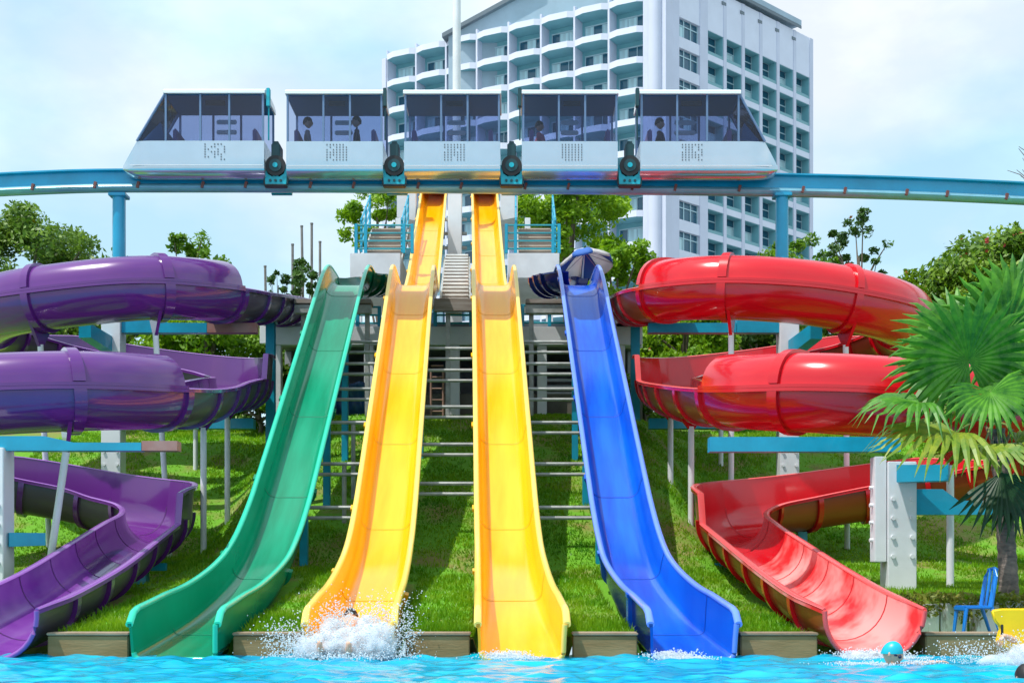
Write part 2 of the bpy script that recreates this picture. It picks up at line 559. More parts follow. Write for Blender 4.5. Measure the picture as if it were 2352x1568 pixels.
# ------------------------------------------------------------------ hotel
M_HOT = mat('hotel_white_render', (0.57, 0.61, 0.73), 0.7, var=0.05, vscale=0.25)
M_HOTP = mat('hotel_parapet_render', (0.66, 0.70, 0.81), 0.7, var=0.04, vscale=0.4)
M_HREC = mat('hotel_teal_shade_tint', (0.18, 0.44, 0.50), 0.7, var=0.08, vscale=0.3)  # teal cast of the shaded recesses and soffits, painted into the wall colour
M_HGLS = mat('hotel_window_glass', (0.02, 0.10, 0.16), 0.08, spec=0.7)
M_HFRM = mat('hotel_window_frame', (0.42, 0.60, 0.66), 0.5)
M_CURT = mat('hotel_curtain', (0.46, 0.66, 0.70), 0.9, var=0.2, vscale=0.6, stretch=(6, 6, 0.3))
M_HROOF = mat('hotel_bluegrey_roof', (0.34, 0.45, 0.53), 0.6, var=0.08, vscale=0.4)
M_HEAVE = mat('hotel_dark_eave', (0.15, 0.19, 0.22), 0.6)
def make_hotel():
    FH = 2.76
    C = Vector((11.85, 115.0, 0))
    dl = Vector((-0.88, 0.476, 0)).normalized()
    dr = Vector((0.728, 0.686, 0)).normalized()
    nl = Vector((dl.y, -dl.x, 0))           # outward normal of the balcony front
    if nl.y > 0:
        nl = -nl
    nr = Vector((dr.y, -dr.x, 0))
    if nr.y > 0:
        nr = -nr
    h = thing('hotel_building', 'tall white hotel block with rows of rounded balconies behind the train', 'building', (11.85, 115, 6))
    up = Vector((0, 0, 1))
    W = 3.47
    NB = 8
    NR = 16
    ZT = Z(3 * 0.98, 115.0)                # underside of the crown parapet at the corner
    def lp(t, d, z):                        # along left front, depth inwards positive
        return C + dl * t - nl * d + up * z
    C2 = Vector((14.5, 115.3, 0))
    def rp(t, d, z):
        return C2 + dr * t - nr * d + up * z
    def quadbox(fn, t0, t1, d0, d1, z0, z1):
        m = MB()
        vs = [fn(t, d, z) for t in (t0, t1) for d in (d0, d1) for z in (z0, z1)]
        m.poly(vs, [(0, 1, 3, 2), (4, 6, 7, 5), (0, 4, 5, 1), (2, 3, 7, 6), (0, 2, 6, 4), (1, 5, 7, 3)])
        return m
    zb = ZT - NR * FH
    # recessed back wall of the balcony front, side and core walls
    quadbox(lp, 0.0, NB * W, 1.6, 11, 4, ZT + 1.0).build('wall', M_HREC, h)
    # corner pier and end wall
    quadbox(lp, -2.2, -0.02, -0.25, 3.0, 4, ZT + 4.5).build('corner_pier', M_HOT, h)
    cp = MB()
    cp.tube([C + dl * -1.15 - nl * -0.3 + up * 4, C + dl * -1.15 - nl * -0.3 + up * (ZT + 4.4)], 0.62, 20)
    cp.build('corner_column', M_HOT, h, 40)
    quadbox(lp, NB * W + 0.02, NB * W + 0.5, -0.1, 10, 4, ZT + 0.2).build('end_wall', M_HOT, h)
    # fins between bays
    for i in range(NB + 1):
        t = i * W
        quadbox(lp, t - 0.09 if i else 0.0, t + 0.09 if i < NB else t, 0.0, 1.6, 4, ZT + 1.0).build('fin', M_HOT, h)
    # balconies and windows, shared meshes
    prof = [(0.10, 0.0), (0.6, -0.30), (W - 1.0, -0.36), (W - 0.10, -0.04)]
    bal_me = win_me = None
    for r in range(-1, NR):
        z0 = ZT - (r + 1) * FH             # floor level of row r (r = -1 is the crown)
        for b in range(NB):
            base = C + dl * (b * W)
            if bal_me is None:
                m = MB()
                hh = 0.58
                o_ = [(p[0], p[1]) for p in prof]
                i_ = [(p[0] + (0.05 if k < 2 else -0.05), p[1] + 0.12) for k, p in enumerate(prof)]
                def q(p, z):
                    return dl * p[0] - nl * p[1] + up * z
                n = len(o_)
                vs = [q(p, 0) for p in o_] + [q(p, hh) for p in o_] + [q(p, 0.12) for p in i_] + [q(p, hh) for p in i_]
                fs = []
                for k in range(n - 1):
                    fs += [(k, k + 1, n + k + 1, n + k), (n + k, n + k + 1, 3 * n + k + 1, 3 * n + k), (2 * n + k, 3 * n + k, 3 * n + k + 1, 2 * n + k + 1)]
                # floor slab
                a = len(vs)
                rear = [(W - 0.14, 1.6), (0.14, 1.6)]
                vs += [q(p, 0.0) for p in rear] + [q(p, 0.12) for p in rear]
                fs += [(3, 2, 1, 0, a + 1, a), (2 * n, 2 * n + 1, 2 * n + 2, 2 * n + 3, a + 2, a + 3)]
                m.poly(vs, fs)
                ob = m.build('balcony', M_HOTP, h)
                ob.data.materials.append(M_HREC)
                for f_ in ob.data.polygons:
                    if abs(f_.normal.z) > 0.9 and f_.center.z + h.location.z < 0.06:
                        f_.material_index = 1  # balcony undersides take the painted teal shade
                bal_me = ob.data
                ob.location = base + up * (z0 - 0.0) - Vector(h.location) + Vector(h.location)
                # vertices were stored relative to the hotel's base; rebase
                for v in bal_me.vertices:
                    v.co += Vector(h.location)
            else:
                ob = bpy.data.objects.new('balcony', bal_me)
                link(ob, h)
            ob.location = base + up * z0 - Vector(h.location)
            if r >= 0:
                zz = z0 + 0.12
                for k, (a0, a1, mt) in enumerate(((0.45, 1.25, M_HGLS), (1.3, 2.2, M_CURT), (2.25, 3.05, M_HGLS))):
                    pass
                key = 'hotel_bay_window'
                if win_me is None:
                    wm = MB()
                    for (a0, a1) in ((0.40, 0.46), (1.26, 1.32), (2.16, 2.22), (3.0, 3.06)):
                        vs = [dl * t - nl * d + up * z for t in (a0, a1) for d in (1.5, 1.6) for z in (0.1, 2.1)]
                        wm.poly(vs, [(0, 1, 3, 2), (4, 6, 7, 5), (0, 4, 5, 1), (2, 3, 7, 6), (0, 2, 6, 4), (1, 5, 7, 3)])
                    vs = [dl * t - nl * d + up * z for t in (0.40, 3.06) for d in (1.48, 1.6) for z in (2.1, 2.2)]
                    wm.poly(vs, [(0, 1, 3, 2), (4, 6, 7, 5), (0, 4, 5, 1), (2, 3, 7, 6), (0, 2, 6, 4), (1, 5, 7, 3)])
                    wo_ = wm.build('window', M_HFRM, h)
                    for v in wo_.data.vertices:
                        v.co += Vector(h.location)
                    win_me = wo_.data
                    pm = {}
                    for kk, mt in (('pane', M_HGLS), ('curtain', M_CURT)):
                        q_ = MB()
                        vs = [dl * t - nl * 1.57 + up * z for t in (0, 0.82) for z in (0.12, 2.08)]
                        vs += [dl * t - nl * 1.598 + up * z for t in (0, 0.82) for z in (0.12, 2.08)]
                        q_.poly(vs, [(0, 2, 3, 1), (4, 5, 7, 6), (0, 1, 5, 4), (2, 6, 7, 3), (1, 3, 7, 5), (0, 4, 6, 2)])
                        po = q_.build(kk, mt, None)
                        pm[kk] = po.data
                        bpy.data.objects.remove(po)
                else:
                    wo_ = bpy.data.objects.new('window', win_me)
                    link(wo_, h)
                wo_.location = base + up * zz - Vector(h.location)
                pat = random.choice([(0, 1, 0), (1, 0, 1), (0, 1, 1), (1, 1, 0), (0, 0, 1)])
                for k, c in enumerate(pat):
                    kk = 'curtain' if c else 'pane'
                    po = bpy.data.objects.new(kk, pm[kk])
                    link(po, wo_)
                    po.location = dl * (0.45 + k * 0.89)
    # side front with a regular grid of recessed windows
    TT = 22.3
    cols = [(0.9, 3.9, 'wide')] + [(5.05 + i * 2.85, 5.05 + i * 2.85 + 2.42, 'bay') for i in range(6)]
    zr = Z(53 * 0.98, 117) + 0.1            # head of the first window row
    # wall as piers and bands so that the windows are real recesses
    edges = [0.0]
    for (a, b, k) in cols:
        edges += [a, b]
    edges.append(TT)
    ztop = ZT + 3.6
    zlow = 4
    for i in range(0, len(edges), 2):
        quadbox(rp, edges[i] - (1.0 if i == 0 else 0), edges[i + 1], 0, 1.4, zlow, ztop if i == 0 else ztop - 0.5).build('pier', M_HOT, h)
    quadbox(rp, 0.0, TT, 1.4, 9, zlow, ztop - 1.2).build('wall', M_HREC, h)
    pane_me = fr_me = None
    nrow = 17
    for (a, b, k) in cols:
        prev = ztop - 0.5
        hgt = 1.75 if k == 'wide' else 2.18
        for r in range(nrow):
            zh = zr - r * FH
            quadbox(rp, a, b, 0.06, 1.4, zh, prev).build('spandrel', M_HOTP, h)
            prev = zh - hgt
            dd = 0.3 if k == 'wide' else 0.95
            if prev < 4.4:
                continue
            w_ = quadbox(rp, a, b, dd + 0.1, dd + 0.14, zh - hgt, zh)
            wob = w_.build('window', M_HGLS, h)
            fm = MB()
            nm = 3 if k == 'wide' else 2
            for j in range(nm + 1):
                t = a + (b - a) * j / nm
                q = quadbox(rp, max(a, t - 0.05), min(b, t + 0.05), dd, dd + 0.09, zh - hgt, zh)
                fm.poly(q.v, q.f)
            q = quadbox(rp, a, b, dd + 0.01, dd + 0.08, zh - hgt * 0.35, zh - hgt * 0.35 + 0.09)
            fm.poly(q.v, q.f)
            fm.build('frame', M_HFRM, wob)
            if random.random() < 0.75:
                j = random.randrange(nm)
                t0 = a + (b - a) * j / nm + 0.08
                t1 = a + (b - a) * (j + 1) / nm - 0.06
                quadbox(rp, t0, t1, dd + 0.085, dd + 0.098, zh - hgt, zh - hgt * 0.33).build('curtain', M_CURT, wob)
            if k == 'bay':
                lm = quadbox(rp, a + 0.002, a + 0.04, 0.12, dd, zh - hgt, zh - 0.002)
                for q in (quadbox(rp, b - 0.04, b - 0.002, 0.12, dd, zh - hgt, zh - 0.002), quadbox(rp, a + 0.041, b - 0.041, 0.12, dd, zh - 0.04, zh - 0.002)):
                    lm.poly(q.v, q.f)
                lm.build('recess_shade_tint', M_HREC, wob)  # thin boxes added to carry the painted teal shade on cheeks and soffit
                quadbox(rp, a, b, 0.1, 0.16, zh - hgt, zh - hgt + 0.32).build('balcony_rail', mat('hotel_rail_glass', (0.16, 0.36, 0.40), 0.3), h)
        if prev > zlow:
            quadbox(rp, a, b, 0.06, 1.4, zlow, prev).build('spandrel', M_HOTP, h)
    # flat roof, cornice and step at the far end
    quadbox(rp, -1.0, TT - 2.6, -0.35, 9, ztop + 0.02, ztop + 0.55).build('cornice', M_HROOF, h)
    quadbox(rp, -1.0, TT - 2.6, -0.36, -0.3, ztop - 0.3, ztop - 0.02).build('cornice', M_HEAVE, h)
    for i in range(7):
        quadbox(rp, 1.5 + i * 2.85, 2.1 + i * 2.85, -0.02, 0.05, ztop - 1.55, ztop - 1.25).build('drain_spout', M_HEAVE, h)
    # set back penthouse with a sloping dark eave
    A = P(1030, 84, 124)
    B = P(1240, -30, 124)
    dep = Vector((0.45, 0.9, 0)) * 6
    pv = [A + Vector((0, 0, -6)), B + Vector((14, 0, -9)), B + Vector((14, 0, 0.6)), B, A]
    m = MB()
    vs = pv + [p + dep for p in pv]
    m.poly(vs, [(4, 3, 2, 1, 0), (5, 6, 7, 8, 9), (0, 1, 6, 5), (1, 2, 7, 6), (2, 3, 8, 7), (3, 4, 9, 8), (4, 0, 5, 9)])
    m.build('penthouse', M_HROOF, h)
    m = MB()
    fr_ = Vector((0, -0.5, 0))
    e = [A + fr_ + Vector((-0.6, 0, -0.30)), B + fr_ + Vector((0, 0, 0.03)), B + fr_ + Vector((0, 0, 0.45)), A + fr_ + Vector((-0.6, 0, 0.1))]
    vs = e + [p + Vector((0.4, 1.6, 0)) for p in e]
    m.poly(vs, [(0, 1, 2, 3), (7, 6, 5, 4), (0, 4, 5, 1), (1, 5, 6, 2), (2, 6, 7, 3), (3, 7, 4, 0)])
    m.build('eave', M_HEAVE, h)
    return h
make_hotel()

# ------------------------------------------------------------------ slide tower
def make_tower():
    t = thing('slide_tower', 'white and grey concrete tower with platforms that the straight slides start from', 'tower', (-1.6, 36, 5.3))
    def b(name, x0, x1, y0, y1, z0, z1, m=M_CONC, bev=0.015):
        return MB().bbox(x0, x1, y0, y1, z0, z1, bev).build(name, m, t, 30)
    # room under the lower deck
    for px in (636, 848, 1045, 1245, 1424):
        x = X(px, 35)
        b('column', x - 0.13, x + 0.13, 34.9, 35.16, gz(x, 35) - 0.3, 7.3, M_CONC)
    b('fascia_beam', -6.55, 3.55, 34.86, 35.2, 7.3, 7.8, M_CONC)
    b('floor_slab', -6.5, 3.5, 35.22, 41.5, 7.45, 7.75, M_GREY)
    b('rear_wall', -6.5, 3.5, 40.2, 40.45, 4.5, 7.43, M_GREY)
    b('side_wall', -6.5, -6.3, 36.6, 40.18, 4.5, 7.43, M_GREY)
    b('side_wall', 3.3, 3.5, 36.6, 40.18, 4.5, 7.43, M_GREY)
    # white louvre boards in the bay on the right
    for i in range(9):
        z = 5.45 + i * 0.19
        MB().box(((X(1258, 36.5) + X(1318, 36.5)) / 2, 36.5, z), (X(1318, 36.5) - X(1258, 36.5) + 0.25, 0.025, 0.10), rx=R(-35)).build('louvre_board', M_WHITE, t)
    # white panels beside the deck
    b('end_panel', X(598, 35.4), X(655, 35.4), 35.3, 35.42, Z(790, 35.4), Z(735, 35.4), M_WHITE)
    b('end_panel', X(1415, 35.4), X(1475, 35.4), 35.3, 35.42, Z(800, 35.4), Z(740, 35.4), M_WHITE)
    # lower deck: steel edge beams and boards
    for (a, c) in ((-5.6, -3.62), (-1.72, -1.28), (0.35, 2.6)):
        b('deck_edge_beam', a, c, 32.9, 33.08, 7.76, 7.98, M_GALV)
        b('deck_edge_board', a, c, 32.86, 33.4, 8.0, 8.12, M_WOOD)
    b('deck_edge_board', X(998, 33), X(1088, 33), 32.84, 33.0, 7.8, 8.13, M_WOOD)
    b('deck_slab', -6.4, 3.4, 35.3, 36.4, 7.84, 7.98, M_GREY)
    for x in (-5.4, -3.75, -1.66, 0.5, 2.45):
        b('deck_post', x - 0.06, x + 0.06, 33.12, 33.24, gz(x, 33.2) - 0.2, 7.83, M_GALV)
    # columns and upper platforms on either side of the slides
    for (x0, x1) in ((-5.05, -3.48), (-0.12, 1.48)):
        b('upper_platform', x0, x1, 39.9, 45.6, 10.29, 11.07, M_CONC)
        for x in (x0 + 0.22, x1 - 0.3):
            b('column', x - 0.11, x + 0.11, 40.2, 40.42, 7.76, 10.28, M_WHITE)
    for x in (-4.0, 0.55):
        b('column', x - 0.1, x + 0.1, 45.0, 45.2, 11.08, 13.6, M_WHITE)
    # top platform with chamfered corners
    for (x0, x1, s) in ((-4.12, -3.45, 1), (-0.42, 0.20, -1)):
        out = [(x0, 15.4), (x1, 15.4), (x1, 13.72 if s > 0 else 13.85), (x0, 13.85 if s > 0 else 13.72)]
        MB().prism(out, 'y', 45.8, 46.3).build('top_parapet', M_CONC, t)
    b('top_platform', -4.1, -3.5, 46.32, 51, 14.0, 14.35, M_CONC)
    b('top_platform', -0.4, 0.2, 46.32, 51, 14.0, 14.35, M_CONC)
    # central post and mast between the yellow slides
    b('central_post', X(1029, 45), X(1061, 45), 44.8, 45.2, 8.0, 15.6, M_WHITE)
    for dx in (-0.32, 0.32):
        for zz in (12.0, 12.5, 13.0, 13.5):
            b('post_bracket', X(1045, 45) + dx - 0.1, X(1045, 45) + dx + 0.1, 45.0, 45.12, zz, zz + 0.1, M_GALV, 0.01)
    MB().cyl((X(1049, 45), 45, 15.6), (X(1049, 45), 45, 24.5), 0.145, 14).build('mast', M_WHITE, t, 40)
    return t
make_tower()

def stair(name, label, xa, xb, y0, y1, z0, z1, n, m_tread, m_riser, skew=0.0):
    x0, x1 = xa, xb
    s = thing(name, label, 'stairs', ((x0 + x1) / 2, y0, z0))
    for i in range(n):
        y = y0 + (y1 - y0) * i / n
        z = z0 + (z1 - z0) * (i + 1) / n
        x0, x1 = xa + skew * (y - y0), xb + skew * (y - y0)
        run = (y1 - y0) / n
        ris = (z1 - z0) / n
        MB().bbox(x0, x1, y, y + run + 0.03, z - 0.05, z, 0.008).build('tread', m_tread, s, 30)
        MB().bx(x0 + 0.01, x1 - 0.01, y + 0.03, y + 0.055, z - ris + 0.02, z - 0.052).build('riser', m_riser, s)
    for x in (xa - 0.035, xb + 0.035):
        m = MB()
        k = skew * (y1 - y0)
        o = [(0, y0, z0 - 0.1), (0, y0, z0 + 0.12), (k, y1, z1 + 0.05), (k, y1, z1 - 0.25)]
        vs = [(x - 0.025 + a, b, c) for a, b, c in o] + [(x + 0.025 + a, b, c) for a, b, c in o]
        m.poly(vs, [(0, 1, 2, 3), (7, 6, 5, 4), (0, 4, 5, 1), (1, 5, 6, 2), (2, 6, 7, 3), (3, 7, 4, 0)])
        m.build('stringer', M_GALV, s)
    return s
stair('staircase', 'narrow steps with pale treads climbing between the two yellow slides', -1.86, -1.14, 33.7, 41.5, 8.1, 11.3, 14, M_TRED, M_WOOD, -0.036)
s1 = stair('staircase', 'beige steps behind the turquoise railing left of the yellow slides', X(836, 41), X(920, 41), 41.0, 43.6, 11.08, 12.75, 7, M_BEIGE, M_WOOD)
s2 = stair('staircase', 'beige steps behind the turquoise railing right of the yellow slides', X(1192, 41), X(1270, 41), 41.0, 43.6, 11.08, 12.75, 7, M_BEIGE, M_WOOD)

def railing(label, xs, y, z0, h, nr, y2=None, slope=None):
    r = thing('railing', label, 'railing', (xs[0], y, z0))
    for x in xs:
        MB().bbox(x - 0.05, x + 0.05, y - 0.05, y + 0.05, z0, z0 + h, 0.01).build('post', M_TEAL, r, 30)
    for k in range(nr):
        z = z0 + h * (0.16 + 0.80 * k / (nr - 1))
        MB().cyl((xs[0], y, z), (xs[-1], y, z), 0.028, 8).build('rail', M_TEALR, r, 40)
    return r
def sloped_rail(r, x, y0, y1, z0, z1):
    for k in range(4):
        dz = 0.25 + 0.27 * k
        MB().cyl((x, y0, z0 + dz), (x, y1, z1 + dz), 0.03, 8).build('rail', M_TEAL, r, 40)
    for f in (0.05, 0.5, 0.95):
        y = y0 + (y1 - y0) * f
        z = z0 + (z1 - z0) * f
        MB().bbox(x - 0.035, x + 0.035, y - 0.035, y + 0.035, z, z + 1.1, 0.008).build('post', M_TEAL, r, 30)
ra = railing('turquoise railing on the upper platform left of the yellow slides', [X(818, 40), X(840, 40), X(928, 40), X(947, 40)], 40.0, 11.08, 0.92, 4)
sloped_rail(ra, X(834, 41.5), 40.9, 43.6, 11.3, 12.9)
sloped_rail(ra, X(926, 41.5), 40.9, 43.6, 11.3, 12.9)
rb = railing('turquoise railing on the upper platform right of the yellow slides', [X(1163, 40), X(1184, 40), X(1270, 40), X(1284, 40)], 40.0, 11.08, 0.92, 4)
sloped_rail(rb, X(1185, 41.5), 40.9, 43.6, 11.3, 12.9)
sloped_rail(rb, X(1274, 41.5), 40.9, 43.6, 11.3, 12.9)
railing('teal railing along the concrete beam between the two yellow slides', [X(1000, 35), X(1082, 35)], 34.95, 7.82, 0.55, 3)
railing('teal railing on the beam between the green and yellow slides', [X(780, 35), X(822, 35), X(872, 35)], 34.95, 7.82, 0.55, 3)
railing('teal railing on the beam beside the blue slide', [X(1200, 35), X(1262, 35), X(1300, 35)], 34.95, 7.82, 0.6, 3)

# things under the tower
def tarp():
    xs = np.linspace(X(742, 33.6), X(838, 33.6), 24)
    zs = np.linspace(Z(965, 33.6), Z(878, 33.6), 16)
    v, f = [], []
    for j, z in enumerate(zs):
        for i, x in enumerate(xs):
            v.append((x, 33.75 + 0.07 * math.sin(i * 0.9 + j * 0.35) + 0.05 * math.sin(j * 0.8) + (0.25 - 0.016 * j), z + 0.05 * math.sin(i * 0.4)))
    n = len(xs)
    f = [(j * n + i, j * n + i + 1, (j + 1) * n + i + 1, (j + 1) * n + i) for j in range(len(zs) - 1) for i in range(n - 1)]
    o = mobj('tarpaulin', v, f, mat('blue_tarpaulin', (0.01, 0.06, 0.17), 0.5, var=0.2, vscale=3), None, 60)
    sm = o.modifiers.new('thickness', 'SOLIDIFY')
    sm.thickness = 0.01
    tag(o, 'dark blue tarpaulin hanging under the deck behind the green slide', 'tarpaulin')
tarp()
def trestle():
    x0, x1, y = X(990, 33.8), X(1018, 33.8), 33.8
    t = thing('scaffold_trestle', 'rusty brown scaffold trestle standing under the deck between the yellow slides', 'scaffold', ((x0 + x1) / 2, y, 5.2))
    mm = mat('rusty_scaffold', (0.28, 0.16, 0.12), 0.7, var=0.2)
    g = gz(x0, y)
    for x in (x0, x1):
        MB().cyl((x, y, g - 0.05), (x, y, Z(850, 33.8)), 0.03, 8).build('post', mm, t, 40)
    for k in range(5):
        z = g + 0.2 + k * 0.3
        MB().cyl((x0, y, z), (x1, y, z), 0.022, 8).build('rung', mm, t, 40)
trestle()

# ------------------------------------------------------------------ straight slides
def u_profile(w, h, th=0.035, lip=0.05, rc=0.20, box=0.0):
    """closed outline: inside from left rim to right rim, then outside back; v = 0 at the floor"""
    half = w / 2
    rc = 0.20 - 0.11 * box
    fl = half - 0.06 + 0.045 * box
    mw = 0.045 * (1 - 0.8 * box)
    ins = [(-half, h)]
    ins += [(-half + mw, h * 0.62)]
    for a in range(0, 6):
        an = math.pi + (math.pi / 2) * a / 5
        ins.append((-(fl - rc) + rc * math.cos(an), rc + rc * math.sin(an)))
    ins += [(0, 0.0)]
    r_ = [(-u, v) for (u, v) in ins[:-1]][::-1]
    ins += r_
    out = [(half + lip, h), (half + lip, h - 0.05), (half + th, h - 0.052)]
    out += [(half - mw + th, h * 0.62)]
    for a in range(0, 6):
        an = (math.pi / 2) * a / 5
        out.append(((fl - rc) + (rc + th) * math.cos(an), rc - (rc + th) * math.sin(an)))
    o2 = [(-u, v) for (u, v) in out][::-1]
    return ins + out + o2[0:] 

CREST = 8.38
def run_profile(D):
    """floor height of the lower run at distance D"""
    k = [(16.05, -0.03), (17.0, 0.10), (18.5, 0.34), (20.0, 0.72), (21.4, 1.20), (22.6, 1.82), (23.6, 2.47), (26, 4.11), (29, 6.17), (31.2, 7.68), (32.0, 8.16), (32.7, 8.43), (33.6, 8.50)]
    return k

def seam(t, pts, fr, c, prof, m):
    """sealed joint between two sections, seen on the inside"""
    v = []
    for (u, w) in prof:
        k = Vector((u, w - 0.3))
        k0 = 0.3 if prof[0][1] > 0.2 else -0.1
        k = Vector((u, w - k0))
        f = 1 - 0.004 / max(0.05, k.length)
        q = pts[c] + u * f * fr[1][c] + (k0 + (w - k0) * f) * fr[2][c]
        v += [q - fr[0][c] * 0.016, q + fr[0][c] * 0.016]
    mobj('joint_seam', np.array(v), [(2 * i, 2 * i + 1, 2 * i + 3, 2 * i + 2) for i in range(len(prof) - 1)], SEAM[m.name], t, 60)
SEAM = {M_YEL.name: mat('yellow_seam', (0.80, 0.36, 0.0), 0.5), M_GRN.name: mat('green_seam', (0.0, 0.17, 0.085), 0.5), M_BLU.name: mat('blue_seam', (0.0, 0.045, 0.42), 0.5),
        M_RED.name: mat('red_seam', (0.46, 0.004, 0.012), 0.5), M_PUR.name: mat('purple_seam', (0.075, 0.012, 0.13), 0.5)}
def straight_slide(name, label, xfun, m, mrim, top=None, entry=None, mend=None):
    pts = []
    k = run_profile(0)
    if top:
        for (D, z) in [(50.6, 16.3), (49.6, 15.75), (48.2, 14.95), (45, 13.12), (42, 11.42), (39.0, 9.74), (37.6, 9.02), (36.6, 8.68), (35.6, 8.54), (34.6, 8.51)]:
            pts.append((xfun(D), D, z))
    else:
        pts.append((xfun(34.6), 34.6, 8.51))
    for (D, z) in k[::-1]:
        pts.append((xfun(D), D, z))
    pts, s = catmull(pts, 0.16)
    fr = frames(pts)
    n = len(pts)
    t = thing(name, label, 'water slide', (xfun(20), 20, 0))
    def width(i):
        D = pts[i][1]
        w = 0.98
        if D < 21:
            w += (21 - D) / 5 * 0.08
        if D > 35:
            w -= min(0.12, (D - 35) * 0.03)
        return w
    def hgt(i):
        D = pts[i][1]
        h = 0.60 - 0.11 * max(0.0, min(1.0, (D - 17.5) / 3.0))
        if D < 16.42:
            h -= 0.20 * (1 - math.sqrt(max(0, 1 - ((16.42 - D) / 0.38) ** 2)))
        if D > 35:
            h -= min(0.04, (D - 35) * 0.01)
        return h
    def prof(i):
        return u_profile(width(i), hgt(i), box=boxy(i))
    def boxy(i):
        return max(0.0, min(1.0, (21.5 - pts[i][1]) / 4.0))
    # sections
    seclen = 3.1
    cuts = [0]
    while s[cuts[-1]] + seclen * 1.4 < s[-1]:
        cuts.append(int(np.searchsorted(s, s[cuts[-1]] + seclen)))
    cuts.append(n - 1)
    for a, b_ in zip(cuts[:-1], cuts[1:]):
        sec = sweep_mesh('trough_section', pts, fr, a, b_, prof, m, t, back=(17, 32, mend))
        # rim strip along both edges
        for sd in (-1, 1):
            def rp(i, sd=sd):
                w = width(i) / 2
                h = hgt(i)
                return [(sd * (w + 0.028) + 0.050 * math.cos(a_), h - 0.012 + 0.040 * math.sin(a_)) for a_ in [2 * math.pi * k_ / 10 for k_ in range(10)]]
            sweep_mesh('rim', pts, fr, a, b_, rp, mrim, sec, smooth=50)
    # rounded bead along the cut end
    e = u_profile(width(n - 1), hgt(n - 1), box=1.0)[:15]
    MB().tube([Vector(pts[n - 1] + u * fr[1][n - 1] + (v - 0.012) * fr[2][n - 1]) for u, v in e], 0.034, 8).build('end_bead', mrim, t, 60)
    for c in cuts[1:-1]:
        seam(t, pts, fr, c, u_profile(width(c), hgt(c), box=boxy(c))[:15], m)
        def fp(i):
            o = u_profile(width(c), hgt(c), box=boxy(c))[17:33]
            big = []
            for (u, v) in o:
                k2 = Vector((u, v - 0.3))
                f = 1 + 0.06 / max(0.1, k2.length)
                big.append((u * f, 0.3 + (v - 0.3) * f if v < 0.3 else v))
            return o + big[::-1]
        i = min(c, n - 2)
        sweep_mesh('joint_flange', pts, fr, i, i + 1, fp, m, t, smooth=30)
    # legs under the lower run
    for D in (18.6, 20.6, 23.2, 26.2, 29.2):
        x = xfun(D)
        z = np.interp(D, [p[0] for p in k], [p[1] for p in k]) - 0.16
        g = gz(x, D)
        if z - g > 0.15:
            for dx in (-0.32, 0.32):
                MB().bbox(x + dx - 0.07, x + dx + 0.07, D - 0.08, D + 0.08, g - 0.2, z + 0.02, 0.01).build('support_post', M_TEAL, t, 30)
    return t, pts, fr, s

XL = lambda D: -2.04 - (D - 16.3) * 0.0285
XR = lambda D: 0.12 - (D - 16.3) * 0.036
XG = lambda D: -4.22 + (0.04 * (D - 16.3) if D < 20 else 0.148 - 0.006 * (D - 20))
XB = lambda D: 2.26 - (0.075 * (D - 16.3) if D < 20 else 0.2775 + 0.0245 * (D - 20))
S_YL = straight_slide('straight_water_slide', 'left yellow slide with a person splashing down at its foot', XL, M_YEL, M_YRIM, top=True, mend=gel('raw_ochre_fibreglass', (0.45, 0.20, 0.01), rough=0.4, coat=0.2))
S_YR = straight_slide('straight_water_slide', 'right yellow slide, its dry wide end resting in the pool', XR, M_YEL, M_YRIM, top=True, mend=gel('raw_ochre_fibreglass', (0.45, 0.20, 0.01), rough=0.4, coat=0.2))
S_G = straight_slide('straight_water_slide', 'green slide left of the yellow pair', XG, M_GRN, M_GRIM, mend=M_GDK)
S_B = straight_slide('straight_water_slide', 'blue slide right of the yellow pair, below the parasol', XB, M_BLU, M_BRIM, mend=M_BDK)

def hood(t, xf, m):
    """closed tunnel mouth below the top platform"""
    ring = []
    k_ = [(47.9, 14.78), (48.5, 15.12), (49.2, 15.52), (50.5, 16.25)]
    for D, z in k_:
        ring += [(xf(D) + 0.52 * math.cos(a), D, z + 0.42 + 0.50 * math.sin(a)) for a in [math.pi * k / 12 for k in range(13)]]
        ring += [(xf(D) + 0.47 * math.cos(a), D, z + 0.42 + 0.45 * math.sin(a)) for a in [math.pi * (12 - k) / 12 for k in range(13)]]
    m_ = 26
    fs = [(r * m_ + k, r * m_ + (k + 1) % m_, (r + 1) * m_ + (k + 1) % m_, (r + 1) * m_ + k) for r in range(3) for k in range(m_)]
    fs += [tuple(range(m_))[::-1], tuple(range(3 * m_, 4 * m_))]
    MB().poly(ring, fs).build('tunnel_cover', m, t, 40)
    D, z = 50.6, 16.3
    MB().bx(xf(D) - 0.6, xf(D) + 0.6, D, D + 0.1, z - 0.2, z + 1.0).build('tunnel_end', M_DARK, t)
hood(S_YL[0], XL, M_YEL)
hood(S_YR[0], XR, M_YEL)

